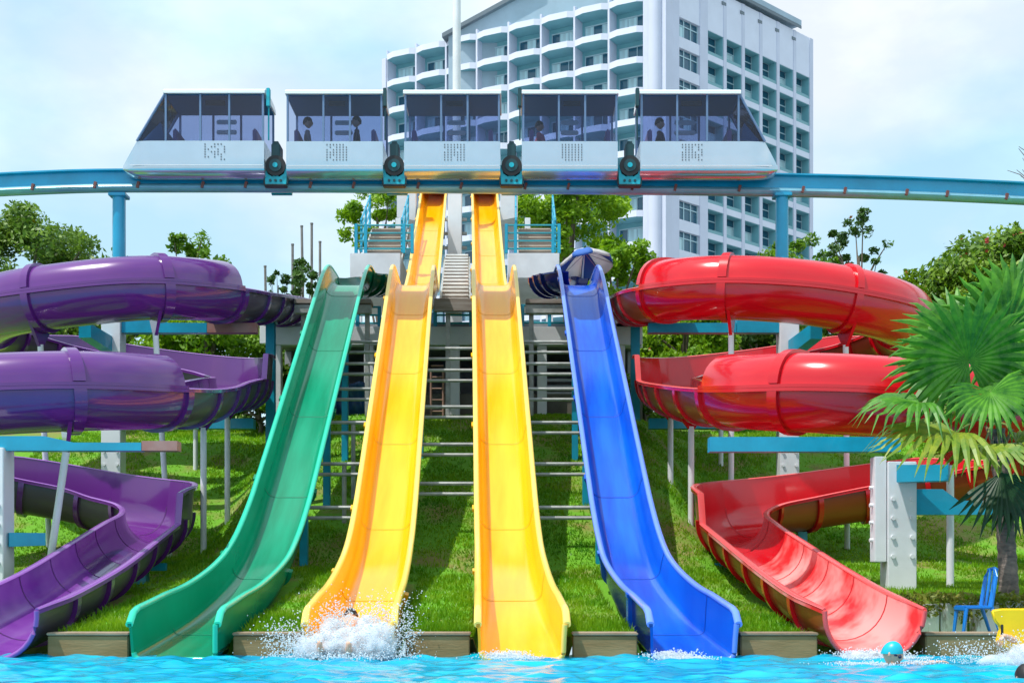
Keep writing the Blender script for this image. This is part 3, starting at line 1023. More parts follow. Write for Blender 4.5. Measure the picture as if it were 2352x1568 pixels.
def entry_trough(t, pts, m, mdark):
    """curved half pipe that leads from the deck into the top of a slide"""
    p, s = catmull(pts, 0.1)
    fr = frames(p)
    def pr(i):
        r, th, lip = 0.46, 0.03, 0.06
        ins = [(r * math.cos(a), r * math.sin(a)) for a in [math.pi + math.pi * k / 14 for k in range(15)]]
        out = [((r + th) * math.cos(a), (r + th) * math.sin(a)) for a in [2 * math.pi - math.pi * k / 14 for k in range(15)]]
        return ins + [(r + lip, 0.0), (r + lip, -0.04)] + out[0:] + [(-r - lip, -0.04), (-r - lip, 0)]
    e = sweep_mesh('entry_trough', p, fr, 0, len(p) - 1, pr, mdark, t)
    n = len(p)
    for i in range(2, n - 1, max(2, n // 4)):
        def fp(j):
            a0 = [((0.49) * math.cos(a), 0.49 * math.sin(a)) for a in [math.pi + math.pi * k / 14 for k in range(15)]]
            a1 = [((0.56) * math.cos(a), 0.56 * math.sin(a)) for a in [2 * math.pi - math.pi * k / 14 for k in range(15)]]
            return a0 + a1
        sweep_mesh('joint_flange', p, fr, i, i + 1, fp, mdark, e, smooth=30)
entry_trough(S_G[0], [(-3.60, 35.2, 9.22), (-3.72, 34.6, 9.12), (-3.95, 34.0, 8.98), (-4.25, 33.6, 8.9)], M_GRN, M_GDK)
entry_trough(S_B[0], [(0.95, 35.6, 9.25), (1.15, 34.6, 9.12), (1.4, 33.9, 8.98), (1.75, 33.6, 8.9)], M_BLU, M_BDK)
def pipe_frame():
    t = thing('pipe_support_frame', 'grey pipe cross frame tying the four straight slides together above the grass', 'support frame', (-1, 24, 1.5))
    def pair(x0, x1, py, gap=25, legs=()):
        a = (1323 - py) / F
        D = 15.04 / (0.686 - a)
        z = 1 + a * D
        s = F / D
        for k, zz in enumerate((z, z - gap / s)):
            MB().cyl((x0, D, zz), (x1, D, zz), 0.036, 8).build('pipe', M_GALV, t, 40)
        for x in legs:
            MB().cyl((x, D + 0.04, gz(x, D) - 0.1), (x, D + 0.04, z), 0.045, 8).build('pipe_leg', M_GALV, t, 40)
        for x in (x0 + 0.1, x1 - 0.1):
            MB().bbox(x - 0.03, x + 0.03, D - 0.04, D + 0.05, z - gap / s - 0.05, z + 0.08, 0.005).build('clamp', M_GALV, t)
    for py in (1165, 1065, 970, 893, 835, 785):
        pair(-4.3, -2.1, py, 24, (-3.3,) if py in (1065, 970) else ())
        pair(-0.1, 1.9, py, 24, ())
    for py in (1110, 1020, 934, 850, 800):
        pair(-2.2, -0.1, py, 24)
pipe_frame()

# ------------------------------------------------------------------ spiral slides
def rr_arc(r, a0, a1, n, e=2.0):
    out = []
    for k in range(n):
        a = a0 + (a1 - a0) * k / (n - 1)
        c, s_ = math.cos(a), math.sin(a)
        q = (abs(c) ** e + abs(s_) ** e) ** (-1 / e)
        out.append((r * q * c, r * q * s_))
    return out

def spiral(name, label, ctrl, closed, walls, side, m, mf, mrim, poles, fade_from, mraw):
    pts, s = catmull(ctrl, 0.14)
    # a running parameter by control index for closed / wall spans
    cpts = np.array(ctrl, float)
    idx = [int(np.argmin(np.linalg.norm(pts - c, axis=1))) for c in cpts]
    fr = frames(pts)
    n = len(pts)
    t = thing(name, label, 'water slide', (cpts[-1][0], cpts[-1][1], 0))
    r, th, lip = 0.63, 0.035, 0.10
    isclosed = np.zeros(n, bool)
    for (a, b_) in closed:
        ia, ib = (int(np.interp(q, range(len(idx)), idx)) for q in (a, b_))
        isclosed[ia:ib + 1] = True
    ext = np.zeros(n)
    for (a, b_, hh) in walls:
        i0, i1 = idx[a], idx[b_]
        ln = i1 - i0
        for i in range(i0, i1 + 1):
            f = min(1, (i - i0) / max(1, ln * 0.25))
            ext[i] = max(ext[i], hh * f if i < i1 - 2 else hh)
    LIP = lip
    def prof(i):
        lip = LIP if i < n - 8 else 0.04 + (LIP - 0.04) * (n - 1 - i) / 7
        el = ext[i] if side < 0 else 0.0
        er = ext[i] if side > 0 else 0.0
        ins = [(-r - 0.06 * el, el + 0.012)] + rr_arc(r, math.pi, 2 * math.pi, 19, 2.15) + [(r + 0.06 * er, er + 0.012)]
        ra_, la_ = r + 0.06 * er, r + 0.06 * el
        out = [(ra_ + lip, er + 0.012), (ra_ + lip, er - 0.045), (ra_ + th, er - 0.05)]
        out += rr_arc(r + th, 2 * math.pi, math.pi, 19, 2.15)[1:-1]
        out += [(-la_ - th, el - 0.05), (-la_ - lip, el - 0.045), (-la_ - lip, el + 0.012)]
        return ins + out
    def cover(i):
        a = [(-r - lip, 0.07), (-r - lip, 0.016), (-r, 0.016)]
        a += rr_arc(r, math.pi, 0, 19, 2.5)[1:-1]
        a += [(r, 0.016), (r + lip, 0.016), (r + lip, 0.07), (r + th, 0.075)]
        a += rr_arc(r + th, 0.12, math.pi - 0.12, 19, 2.5)
        a += [(-r - th, 0.075)]
        return a
    # sections
    L_ = 1.35
    cuts = [0]
    chg = [i for i in range(1, n) if isclosed[i] != isclosed[i - 1]] + [n - 1]
    for c in chg:
        a = cuts[-1]
        if isclosed[(a + c) // 2]:
            d_ = s[a] + 1.75
            while d_ < s[c] - 0.8:
                cuts.append(int(np.searchsorted(s, d_)))
                d_ += 2.55
            cuts.append(c)
            continue
        k = max(1, int(round((s[c] - s[a]) / L_)))
        for q in range(1, k + 1):
            j = int(np.searchsorted(s, s[a] + (s[c] - s[a]) * q / k))
            cuts.append(min(j, n - 1))
    cuts = sorted(set(cuts))
    for a, b_ in zip(cuts[:-1], cuts[1:]):
        mm = mf if a >= idx[fade_from] else m
        mid = (a + b_) // 2
        sec = sweep_mesh('flume_section', pts, fr, a, b_, prof, mm, t, back=None if isclosed[mid] else (23, 41, mraw))
        if isclosed[mid]:
            sweep_mesh('cover_section', pts, fr, a, b_, cover, mm, sec)
        else:
            for sd in (-1, 1):
                def rp(i, sd=sd):
                    e = ext[i] if sd == side else 0.0
                    w = r + 0.06 * e
                    lip = LIP if i < n - 8 else 0.04 + (LIP - 0.04) * (n - 1 - i) / 7
                    o = [(sd * (w - 0.012), e + 0.014), (sd * (w + 0.01), e + 0.034), (sd * (w + lip - 0.015), e + 0.034), (sd * (w + lip + 0.008), e + 0.014)]
                    return o if sd < 0 else o[::-1]
                sweep_mesh('rim', pts, fr, a, b_, rp, mrim, sec, smooth=50)
    for c in cuts[1:-1]:
        i = min(c, n - 2)
        lo = lambda j: rr_arc(r + th - 0.002, math.pi, 2 * math.pi, 19, 2.15) + rr_arc(r + th + 0.065, 2 * math.pi, math.pi, 19, 2.15)
        ff = sweep_mesh('joint_flange', pts, fr, i - 1 if i > 1 else i, i, lo, m, t, smooth=30)
        if not isclosed[i]:
            seam(t, pts, fr, i, rr_arc(r, math.pi, 2 * math.pi, 19, 2.15), m)
        if isclosed[i] and isclosed[i - 1]:
            hi = lambda j: rr_arc(r + th - 0.002, 0.12, math.pi - 0.12, 19, 2.5) + rr_arc(r + th + 0.06, math.pi - 0.12, 0.12, 19, 2.5)
            sweep_mesh('cover_flange', pts, fr, i - 1 if i > 1 else i, i, hi, m, ff, smooth=30)
    # rounded bead along the cut end
    MB().tube([Vector(pts[n - 1] + u * fr[1][n - 1] + v * fr[2][n - 1]) for u, v in rr_arc(r + 0.015, math.pi, 2 * math.pi, 21, 2.15)], 0.034, 8).build('end_bead', mrim, t, 60)
    # funnel shaped brackets on slender poles
    for (ci, f, kind) in poles:
        i = int(idx[ci] + (idx[ci + 1] - idx[ci]) * f)
        i = min(cuts[1:-1], key=lambda c: abs(c - i)) if kind == 'joint' else i
        i = max(1, min(i, n - 2))
        p = Vector(pts[i])
        rv = Vector(fr[1][i]).normalized()
        tv = Vector(fr[0][i])
        tv = Vector((tv.x, tv.y, 0)).normalized()
        bk = MB()
        wd = 0.22 if isclosed[i] else 0.12
        arc = [p + rv * (0.66 * math.cos(a)) + Vector((0, 0, 0.67 * math.sin(a))) for a in [math.pi * (1.5 - wd) + math.pi * 2 * wd * k / 10 for k in range(11)]]
        tip = p + Vector((0, 0, -1.02 if isclosed[i] else -0.86))
        ol = arc + [tip + rv * 0.06, tip - rv * 0.06]
        vs = [v - tv * 0.035 for v in ol] + [v + tv * 0.035 for v in ol]
        q = len(ol)
        bk.poly(vs, [tuple(range(q)), tuple(range(q, 2 * q))[::-1]] + [(a, (a + 1) % q, q + (a + 1) % q, q + a) for a in range(q)])
        br = bk.build('pole_bracket', m, t)
        g = gz(tip.x, tip.y)
        lowpts = pts[(pts[:, 2] < p.z - 1.4)]
        hit = len(lowpts) and np.min(np.hypot(lowpts[:, 0] - tip.x, lowpts[:, 1] - tip.y)) < 0.80
        if hit:                              # raked so that its foot clears the run below
            q = lowpts[np.argmin(np.hypot(lowpts[:, 0] - tip.x, lowpts[:, 1] - tip.y))]
            dv = Vector((tip.x - q[0], tip.y - q[1], 0))
            dv = dv.normalized() if dv.length > 0.1 else Vector((0, 1, 0))
            ft = Vector((q[0], q[1], 0)) + dv * 1.15
            g = gz(ft.x, ft.y)
            MB().tube([(ft.x, ft.y, g - 0.15), (tip.x, tip.y, tip.z + 0.05)], 0.062, 12).build('support_pole', M_WHITE, t, 40)
            continue
        if tip.z > g + 0.1:
            MB().cyl((tip.x, tip.y, g - 0.15), (tip.x, tip.y, tip.z + 0.05), 0.062, 12).build('support_pole', M_WHITE, t, 40)
    return t, pts, fr, idx

PUR = [(-6.2, 36.2, 8.75), (-6.30, 33.6, 8.30), (-6.38, 31.2, 7.85), (-6.55, 29.3, 7.50), (-7.15, 27.95, 7.27), (-8.0, 27.3, 7.13), (-9.5, 27.3, 6.98), (-10.9, 27.75, 6.88),
       (-11.85, 28.9, 6.82), (-12.1, 30.3, 6.76), (-11.5, 31.8, 6.68), (-10.2, 32.65, 6.52), (-8.7, 32.8, 6.28), (-7.3, 32.2, 6.0), (-6.5, 30.9, 5.74), (-6.3, 29.1, 5.48), (-6.2, 26.8, 5.05),
       (-6.15, 24.8, 4.62), (-6.4, 22.9, 4.30), (-7.3, 21.6, 4.12), (-8.7, 21.2, 4.0), (-10.2, 21.3, 3.87), (-11.5, 22.1, 3.70), (-12.2, 23.7, 3.5), (-12.0, 25.5, 3.3), (-11.0, 26.8, 3.1), (-9.6, 27.2, 2.86),
       (-8.5, 27.1, 2.62), (-7.45, 26.4, 2.42), (-6.95, 25.1, 2.22), (-6.82, 23.6, 1.97), (-6.7, 21.5, 1.55), (-6.6, 19.4, 1.12), (-6.62, 17.6, 0.78), (-6.64, 16.15, 0.57)]
REDP = [(3.5, 36.2, 8.75), (3.25, 33.6, 8.28), (3.15, 31.2, 7.82), (3.3, 29.3, 7.50), (3.90, 27.95, 7.27), (4.9, 27.35, 7.15), (6.4, 27.3, 7.02), (7.9, 27.8, 6.86),
        (8.85, 28.9, 6.80), (9.15, 30.3, 6.76), (8.6, 31.8, 6.68), (7.3, 32.65, 6.52), (5.8, 32.8, 6.28), (4.4, 32.2, 6.0), (3.7, 30.9, 5.74), (3.55, 29.1, 5.45), (3.5, 26.8, 5.02),
        (3.8, 24.6, 4.60), (4.3, 22.6, 4.25), (5.2, 21.5, 4.07), (6.5, 21.2, 3.93), (8.0, 21.3, 3.78), (9.4, 22.0, 3.62), (10.3, 23.5, 3.45), (10.2, 25.3, 3.25), (9.2, 26.7, 3.07), (7.6, 27.2, 2.86),
        (6.1, 27.1, 2.62), (4.9, 26.4, 2.42), (4.3, 25.1, 2.22), (4.17, 23.6, 1.97), (4.25, 21.5, 1.55), (4.36, 19.4, 1.12), (4.47, 17.6, 0.78), (4.58, 16.15, 0.57)]
POL = [(4, 0.9, 'joint'), (6, 0.9, 'joint'), (12, 0.6, 'joint'), (15, 0.6, 'joint'), (16, 0.7, 'joint'), (19, 0.9, 'joint'), (21, 0.7, 'joint')]
CL = [(3.3, 8), (18, 23)]
CLR = [(3.4, 8), (17.6, 23)]
WL = [(9, 15, 0.55), (24, 30, 0.55)]
S_P = spiral('spiral_water_slide', 'purple spiral flume with two covered loops at the left', PUR, CL, WL, -1, M_PUR, M_PURF, M_PRIM, POL, 31, gel('raw_dark_fibreglass', (0.075, 0.05, 0.085), rough=0.4, coat=0.2))
S_R = spiral('spiral_water_slide', 'red spiral flume with two covered loops behind the fan palm', REDP, CLR, WL, 1, M_RED, M_REDF, M_RRIM, POL, 30, gel('raw_rust_fibreglass', (0.34, 0.05, 0.015), rough=0.4, coat=0.2))

def low_supports():
    for (S, cols) in ((S_P, 1), (S_R, 1)):
        t, pts, fr, idx = S
        for ci in (30, 32, 33):
            i = idx[ci]
            p = pts[i]
            g = gz(p[0], p[1])
            top = p[2] - 0.84
            if top - g > 0.05:
                m = MB().bbox(p[0] - 0.11, p[0] + 0.11, p[1] - 0.11, p[1] + 0.11, g - 0.2, top, 0.01)
                m.bbox(p[0] - 0.45, p[0] + 0.45, p[1] - 0.07, p[1] + 0.07, top - 0.02, top + 0.12, 0.01)
                m.build('support_post', M_TEAL, t, 30)
        for ci in (27,):
            i = idx[ci]
            p = pts[i]
            MB().bbox(p[0] - 0.1, p[0] + 0.1, p[1] - 0.1, p[1] + 0.1, gz(p[0], p[1]) - 0.2, p[2] - 0.68, 0.01).build('support_post', M_TEAL, t, 30)
low_supports()

# pylons with turquoise arms
def ibeam(m, x0, x1, y, z0, z1, w=0.26):
    m.bx(x0, x1, y - w / 2, y + w / 2, z1 - 0.03, z1)
    m.bx(x0, x1, y - w / 2, y + w / 2, z0, z0 + 0.03)
    m.bx(x0, x1, y - 0.02, y + 0.02, z0 + 0.031, z1 - 0.031)
    return m
def pylon(label, x, y, ztop, arms, group='white slide pylons'):
    g = gz(x, y)
    t = thing('slide_pylon', label, 'pylon', (x, y, g), group)
    m = MB()
    m.bbox(x - 0.225, x + 0.225, y - 0.225, y + 0.225, g - 0.3, ztop, 0.012)
    m.build('post', M_WHITE, t, 30)
    for zz in (g + 0.55, g + 0.85, g + 1.15, g + 1.45):
        for dx in (-0.15, 0.15):
            MB().cyl((x + dx, y - 0.222, zz), (x + dx, y - 0.26, zz), 0.035, 10).build('bolt', M_WHITE, t, 40)
    for (x0, x1, z0, z1, yy, mm, cut) in arms:
        # tapered box arm: deep at the post, shallow at the tip
        a, b_ = x0, x1
        out = [(a, z0), (b_, z0), (b_, z0 + (z1 - z0) * 0.55), (a + (b_ - a) * 0.55, z0 + (z1 - z0) * 0.55), (a + (b_ - a) * 0.35, z1), (a, z1)] if cut else [(a, z0), (b_, z0), (b_, z1), (a, z1)]
        MB().prism(out, 'y', yy - 0.13, yy + 0.13).build('arm', mm, t)
    return t, g
def diag_arm(t, p0, p1, h, mm=M_TEAL):
    p0, p1 = Vector(p0), Vector(p1)
    d = (p1 - p0)
    u = Vector((-d.y, d.x, 0)).normalized() * 0.14
    z = Vector((0, 0, h))
    vs = [p0 - u, p0 + u, p1 - u, p1 + u, p0 - u + z, p0 + u + z, p1 - u + z * 0.9, p1 + u + z * 0.9]
    MB().poly(vs, [(0, 1, 3, 2), (4, 6, 7, 5), (0, 4, 5, 1), (2, 3, 7, 6), (0, 2, 6, 4), (1, 5, 7, 3)]).build('arm', mm, t)
xf = X(261, 30)
pl, g = pylon('white pylon inside the upper purple loop, below the monorail column', xf, 30.0, Z(716, 30),
              [(xf + 0.23, X(478, 30), Z(766, 30), Z(726, 30), 29.98, M_TEAL, True), (X(479, 30), X(592, 30), Z(766, 30), Z(744, 30), 29.98, M_FADE, False),
               (xf + 0.23, X(585, 30), Z(985, 30), Z(962, 30), 29.98, M_TEAL, False)])
diag_arm(pl, (xf - 0.1, 29.78, Z(806, 29.8)), (X(188, 28.4), 28.6, Z(775, 28.6)), 0.34)
xf = X(1809, 30)
pl, g = pylon('white pylon inside the upper red loop, below the monorail column', xf, 30.0, Z(716, 30),
              [(X(1690, 30), xf - 0.23, Z(766, 30), Z(716, 30), 29.98, M_TEAL, False), (X(1488, 30), X(1689, 30), Z(766, 30), Z(744, 30), 29.98, M_TEAL, False),
               (X(1490, 30), xf - 0.23, Z(985, 30), Z(962, 30), 29.98, M_TEAL, False)])
diag_arm(pl, (xf + 0.1, 29.78, Z(818, 29.8)), (X(1880, 28.4), 28.6, Z(778, 28.6)), 0.36)
xn = X(-12, 20.3)
pl, g = pylon('near white pylon at the left edge, below the lower purple tube', xn, 20.3, Z(1030, 20.3),
              [(xn + 0.0, X(330, 20.3), Z(1036, 20.3), Z(1003, 20.3), 20.29, M_TEAL, True), (X(331, 20.3), X(412, 20.3), Z(1036, 20.3), Z(1014, 20.3), 20.29, M_FADE, False)])
diag_arm(pl, (xn + 0.2, 20.3, Z(1255, 20.3)), (X(100, 20.6), 20.6, Z(1252, 20.6)), 0.22)
xn = X(2063, 20.3)
pl, g = pylon('near white pylon with bolt heads left of the palm, below the lower red tube', xn, 20.3, Z(1062, 20.3),
              [(X(1628, 20.3), xn, Z(1038, 20.3), Z(1005, 20.3), 20.29, M_TEAL, False), (xn + 0.23, X(2275, 20.3), Z(1182, 20.3), Z(1124, 20.3), 20.29, M_TEAL, True)])
diag_arm(pl, (xn - 0.1, 20.0, Z(1108, 20)), (X(2185, 19.6), 19.7, Z(1104, 19.7)), 0.27)
MB().bbox(xn - 0.42, xn - 0.235, 20.12, 20.4, Z(1290, 20.3), Z(1050, 20.3), 0.01).build('side_plate', M_WHITE, pl, 30)
for k in range(4):
    z = Z(1120 + k * 40, 20.3)
    MB().cyl((xn - 0.42, 20.25, z), (xn - 0.47, 20.25, z), 0.03, 8).build('bolt', M_WHITE, pl, 40)

# ------------------------------------------------------------------ monorail
M_TRK = mat('track_blue_paint', (0.0, 0.30, 0.50), 0.35, var=0.12, vscale=1.2, coat=0.3)
M_TRKL = mat('track_lower_rail', (0.20, 0.44, 0.54), 0.3, metal=0.3, var=0.1, vscale=1.5)
M_CLIP = mat('rusty_clip', (0.16, 0.05, 0.04), 0.6)
TRK = [(-26, 34.5, 10.2), (-20, 32.4, 10.2), (-15, 30.8, 10.2), (-11, 30.05, 10.2), (-8, 29.9, 10.2), (0, 30.0, 10.2), (6.5, 30.15, 10.17), (11, 30.6, 10.17), (15, 31.3, 10.15), (20, 32.8, 10.15), (27, 35.5, 10.15)]
def make_track():
    t = thing('monorail_track', 'blue monorail beam with a pale lower rail crossing above the slides', 'monorail track', (0, 30, 10))
    p, s = catmull(TRK, 0.5)
    fr = frames(p)
    n = len(p)
    def beam(i):
        return [(-0.16, 0.27), (0.16, 0.27), (0.16, 0.235), (0.055, 0.22), (0.055, -0.10), (-0.055, -0.10), (-0.055, 0.22), (-0.16, 0.235)][::-1]
    def low(i):
        return [(0.17 * math.cos(a), -0.14 + 0.095 * math.sin(a)) for a in [2 * math.pi * k / 12 for k in range(12)]]
    sweep_mesh('beam', p, fr, 0, n - 1, beam, M_TRK, t, smooth=40)
    sweep_mesh('lower_rail', p, fr, 0, n - 1, low, M_TRKL, t, smooth=50)
    d = 0
    for k in range(1, int(s[-1] / 1.27)):
        i = int(np.searchsorted(s, k * 1.27))
        q = Vector(p[i])
        rv = Vector(fr[1][i])
        tv = Vector(fr[0][i])
        c = q + rv * 0.165 + Vector((0, 0, -0.11))
        MB().box(c, (0.06, 0.06, 0.15), rz=math.atan2(tv.y, tv.x), ry=0.25).build('rail_clip', M_CLIP, t)
    return t
make_track()
for (px, lab) in ((272, 'blue round monorail column at the left, rising above the purple loop'), (1797, 'blue round monorail column at the right, rising above the red loop')):
    x = X(px, 30)
    c = thing('monorail_column', lab, 'column', (x, 30, 7))
    zb = Z(716, 30) + 0.004
    MB().cyl((x, 30.05, zb), (x, 30.05, 9.96), 0.15, 20).build('shaft', M_TRK, c, 40)
    MB().bbox(x - 0.22, x + 0.22, 29.83, 30.2, zb, zb + 0.04, 0.005).build('base_plate', M_TRK, c)
    MB().bbox(x - 0.2, x + 0.2, 29.85, 30.25, 9.88, 9.958, 0.01).build('head_plate', M_TRK, c)

M_BODY = mat('train_silver_paint', (0.52, 0.62, 0.69), 0.17, metal=0.72, var=0.03, vscale=2, bump=0.012, bscale=2.0, bdist=0.05)
M_ROOF = mat('train_white_roof', (0.80, 0.83, 0.85), 0.4, var=0.03)
M_PILL = mat('train_bluegrey_frame', (0.12, 0.20, 0.34), 0.4)
M_INT = mat('train_interior', (0.02, 0.13, 0.26), 0.6)
M_SEAT = mat('train_lilac_seat', (0.30, 0.20, 0.36), 0.6)
M_BOGT = mat('bogie_turquoise', (0.0, 0.36, 0.44), 0.4, var=0.2, vscale=6)
M_BOGD = mat('bogie_dark_motor', (0.004, 0.05, 0.06), 0.45)
def glass_mat():
    m = bpy.data.materials.new('tinted_window_glass')
    m.use_nodes = True
    t = m.node_tree
    t.nodes.remove(t.nodes['Principled BSDF'])
    out = t.nodes['Material Output']
    tr = t.nodes.new('ShaderNodeBsdfTransparent')
    tr.inputs[0].default_value = (0.67, 0.73, 0.85, 1)
    gl = t.nodes.new('ShaderNodeBsdfGlossy')
    gl.inputs['Roughness'].default_value = 0.03
    lw = t.nodes.new('ShaderNodeFresnel')
    lw.inputs[0].default_value = 1.45
    ms = t.nodes.new('ShaderNodeMixShader')
    t.links.new(lw.outputs[0], ms.inputs[0])
    t.links.new(tr.outputs[0], ms.inputs[1])
    t.links.new(gl.outputs[0], ms.inputs[2])
    t.links.new(ms.outputs[0], out.inputs['Surface'])
    return m
M_TG = glass_mat()

DT = 29.34          # near side of the cars
def make_car(x0px, x1px, label, nose=0, vents=1.0):
    """nose -1: sloping nose to the left, +1 to the right"""
    s = F / DT
    x0, x1 = X(x0px, DT), X(x1px, DT)
    yc = 30.0 + (0.02 if nose >= 0 else -0.02)
    ZR, ZB, ZF, Z0 = Z(206, DT), Z(324, DT), Z(386, DT), Z(420, DT) + 0.16
    hw = 0.66
    t = thing('monorail_carriage', label, 'carriage', ((x0 + x1) / 2, yc, 10.4), 'carriages of the monorail train')
    xa, xb = x0, x1                         # straight part of the glass house
    tip = None
    if nose < 0:
        xr = X(378, DT); xbelt = X(314, DT); xtip = X(279, DT); xbot = X(345, DT)
        xs = [xtip, xtip + 0.03, X(287, DT), X(300, DT), xbelt, xbot, x1]
    elif nose > 0:
        xr = X(1700, DT); xbelt = X(1758, DT); xtip = X(1790, DT); xbot = X(1722, DT)
        xs = [x0, xbot, xbelt, X(1770, DT), X(1781, DT), xtip - 0.03, xtip]
    else:
        xs = [x0, (x0 + x1) / 2, x1]
    def section(x):
        zt, zb, w = ZB, Z0, hw
        if nose:
            f = (x - xbot) / (xtip - xbot)   # 0..1 towards the tip
            f = max(0, min(1, f))
            zmid = Z(382, DT)
            zb = Z0 + (zmid - 0.03 - Z0) * (1 - math.sqrt(max(0, 1 - f ** 2.4)))
            g = max(0, min(1, (x - xbelt) / (xtip - xbelt)))
            zt = ZB + (zmid + 0.03 - ZB) * g
            w = hw - 0.13 * f ** 2
        zf = min(ZF, zt - 0.02)
        side = [(w, zt), (w, (zt + zf) / 2), (w + 0.004, zf + 0.06 * (zt - zf))]
        for k in range(1, 8):
            a = (math.pi / 2) * k / 7
            side.append((w - 0.36 * (1 - math.cos(a)) * 0.9, zf - (zf - zb) * math.sin(a)))
        return side
    vs, fs = [], []
    ring = None
    for x in xs:
        sd = section(x)
        loop = [(x, yc - p[0], p[1]) for p in sd] + [(x, yc + p[0], p[1]) for p in sd][::-1]
        ring = len(loop)
        vs += loop
    for i in range(len(xs) - 1):
        for k in range(ring - 1):
            if k == ring // 2 - 1:
                continue                    # open slot for the beam underneath
            fs.append((i * ring + k, i * ring + k + 1, (i + 1) * ring + k + 1, (i + 1) * ring + k))
        fs.append((i * ring + ring - 1, i * ring, (i + 1) * ring, (i + 1) * ring + ring - 1))
    fs.append(tuple(range(ring)))
    fs.append(tuple((len(xs) - 1) * ring + k for k in range(ring))[::-1])
    body = mobj('body', vs, fs, M_BODY, t, None)
    bm = bmesh.new()
    bm.from_mesh(body.data)
    bmesh.ops.recalc_face_normals(bm, faces=bm.faces[:])
    bm.to_mesh(body.data)
    bm.free()
    body.data.shade_smooth()
    body.data.set_sharp_from_angle(angle=R(35))
    # waist seam
    wx0, wx1 = (x0, x1) if not nose else ((xbelt - 0.25, x1) if nose < 0 else (x0, xbelt + 0.25))
    MB().bx(wx0 + 0.03 if nose >= 0 else wx0 + 0.1, wx1 - 0.03 if nose <= 0 else wx1 - 0.1, yc - hw - 0.012, yc - hw - 0.006, Z(381, DT), Z(379.3, DT)).build('waist_seam', M_WHITE, body)
    # roof
    rx0, rx1 = (x0 - 0.02, x1 + 0.02) if not nose else ((xr - 0.02, x1 + 0.02) if nose < 0 else (x0 - 0.02, xr + 0.02))
    rf = MB()
    prof = [(-hw - 0.05, ZR - 0.10), (-hw - 0.05, ZR - 0.04), (-hw + 0.05, ZR + 0.02), (-0.3, ZR + 0.06), (0.3, ZR + 0.06), (hw - 0.05, ZR + 0.02), (hw + 0.05, ZR - 0.04), (hw + 0.05, ZR - 0.10)]
    rf.prism([(yc + a, b_) for a, b_ in prof], 'x', rx0, rx1)
    rf.build('roof', M_ROOF, t, 30)
    MB().bx(rx0 + 0.03, rx1 - 0.03, yc - hw + 0.02, yc + hw - 0.02, ZR - 0.135, ZR - 0.105).build('ceiling', M_INT, t)
    # window frames and panes, both sides
    gx0, gx1 = (x0, x1) if not nose else ((xr, x1) if nose < 0 else (x0, xr))
    zt, zb = ZR - 0.105, ZB
    bays = [gx0 + 0.03, gx0 + (gx1 - gx0) * 0.385, gx0 + (gx1 - gx0) * 0.66, gx1 - 0.03]
    if nose:
        bays = [gx0 + 0.03, gx0 + (gx1 - gx0) * 0.37, gx0 + (gx1 - gx0) * 0.67, gx1 - 0.03] if nose > 0 else [gx0 + 0.03, gx0 + (gx1 - gx0) * 0.36, gx0 + (gx1 - gx0) * 0.65, gx1 - 0.03]
    for sd in (-1, 1):
        y = yc + sd * (hw - 0.025)
        for x in bays:
            MB().bx(x - 0.022, x + 0.022, y - 0.03, y + 0.03, zb + 0.002, zt).build('window_pillar', M_PILL, t)
        for a, b_ in zip(bays[:-1], bays[1:]):
            MB().bx(a + 0.023, b_ - 0.023, y - 0.006, y + 0.006, zb + 0.003, zt - 0.001).build('pane', M_TG, t)
        if nose:
            tri = [(xr, zt), (xbelt, zb + 0.003), (xr, zb + 0.003)]
            MB().prism(tri, 'y', y - 0.006, y + 0.006).build('pane', M_TG, t)
            MB().tube([(xr, y, zt), (xbelt, y - sd * 0.0, zb)], 0.03, 8).build('window_pillar', M_PILL, t, 40)
    if nose:
        dx = 0.012
        ws = [(xr, zt), (xbelt, zb + 0.002), (xbelt + dx, zb + 0.002), (xr + dx, zt)]
        MB().prism(ws, 'y', yc - hw + 0.06, yc + hw - 0.06).build('windscreen', M_TG, t)
        # dashboard cowl and driver's seat
        MB().prism([(xbelt + (0.08 if nose < 0 else -0.08), zb + 0.01), (xr, zb + 0.01), (xr + (-0.12 if nose < 0 else 0.12), zb + 0.46)], 'y', yc - 0.55, yc + 0.55).build('dashboard', M_INT, t)
    # seats
    for x in ((gx0 + (gx1 - gx0) * 0.10), (gx1 - (gx1 - gx0) * 0.10)):
        sgn = 1 if x < (gx0 + gx1) / 2 else -1
        m = MB().bbox(x - 0.05, x + 0.05, yc - 0.62, yc + 0.62, zb - 0.35, zb + 0.30, 0.03)
        m.bbox(x + sgn * 0.06 - 0.0, x + sgn * 0.42, yc - 0.62, yc + 0.62, zb - 0.40, zb - 0.30, 0.03) if sgn > 0 else m.bbox(x - 0.42, x - 0.06, yc - 0.62, yc + 0.62, zb - 0.40, zb - 0.30, 0.03)
        m.build('seat', M_SEAT, t, 40)
    # light slots of the far door and its dark header
    dx0, dx1 = bays[1] + 0.09, bays[2] - 0.09
    MB().bx(dx0 + 0.02, dx1 - 0.02, yc - hw + 0.05, yc - hw + 0.08, zt - 0.24, zt - 0.13).build('door_header', M_RUB, t)
    for zz in (zb + 0.62, zb + 0.86):
        MB().bbox(dx0, dx1, yc + hw - 0.10, yc + hw - 0.07, zz - 0.055, zz + 0.055, 0.02).build('door_rail', M_WHITE, t, 30)
    # small ventilation holes below the door
    vm = MB()
    cx = (bays[1] + bays[2]) / 2
    y = yc - hw - 0.0085
    for i in range(7):
        for j in range(7):
            if random.random() < vents:
                xx = cx + (i - 3) * 0.074
                zz = ZB - 0.08 - j * 0.058
                vm.box((xx, y, zz), (0.024, 0.012, 0.030))
    vm.build('ventilation_holes', mat('vent_grey', (0.12, 0.14, 0.16), 0.6), t, fix=False)['kind'] = 'stuff'
    return t, yc, ZB, (bays, zt, zb)
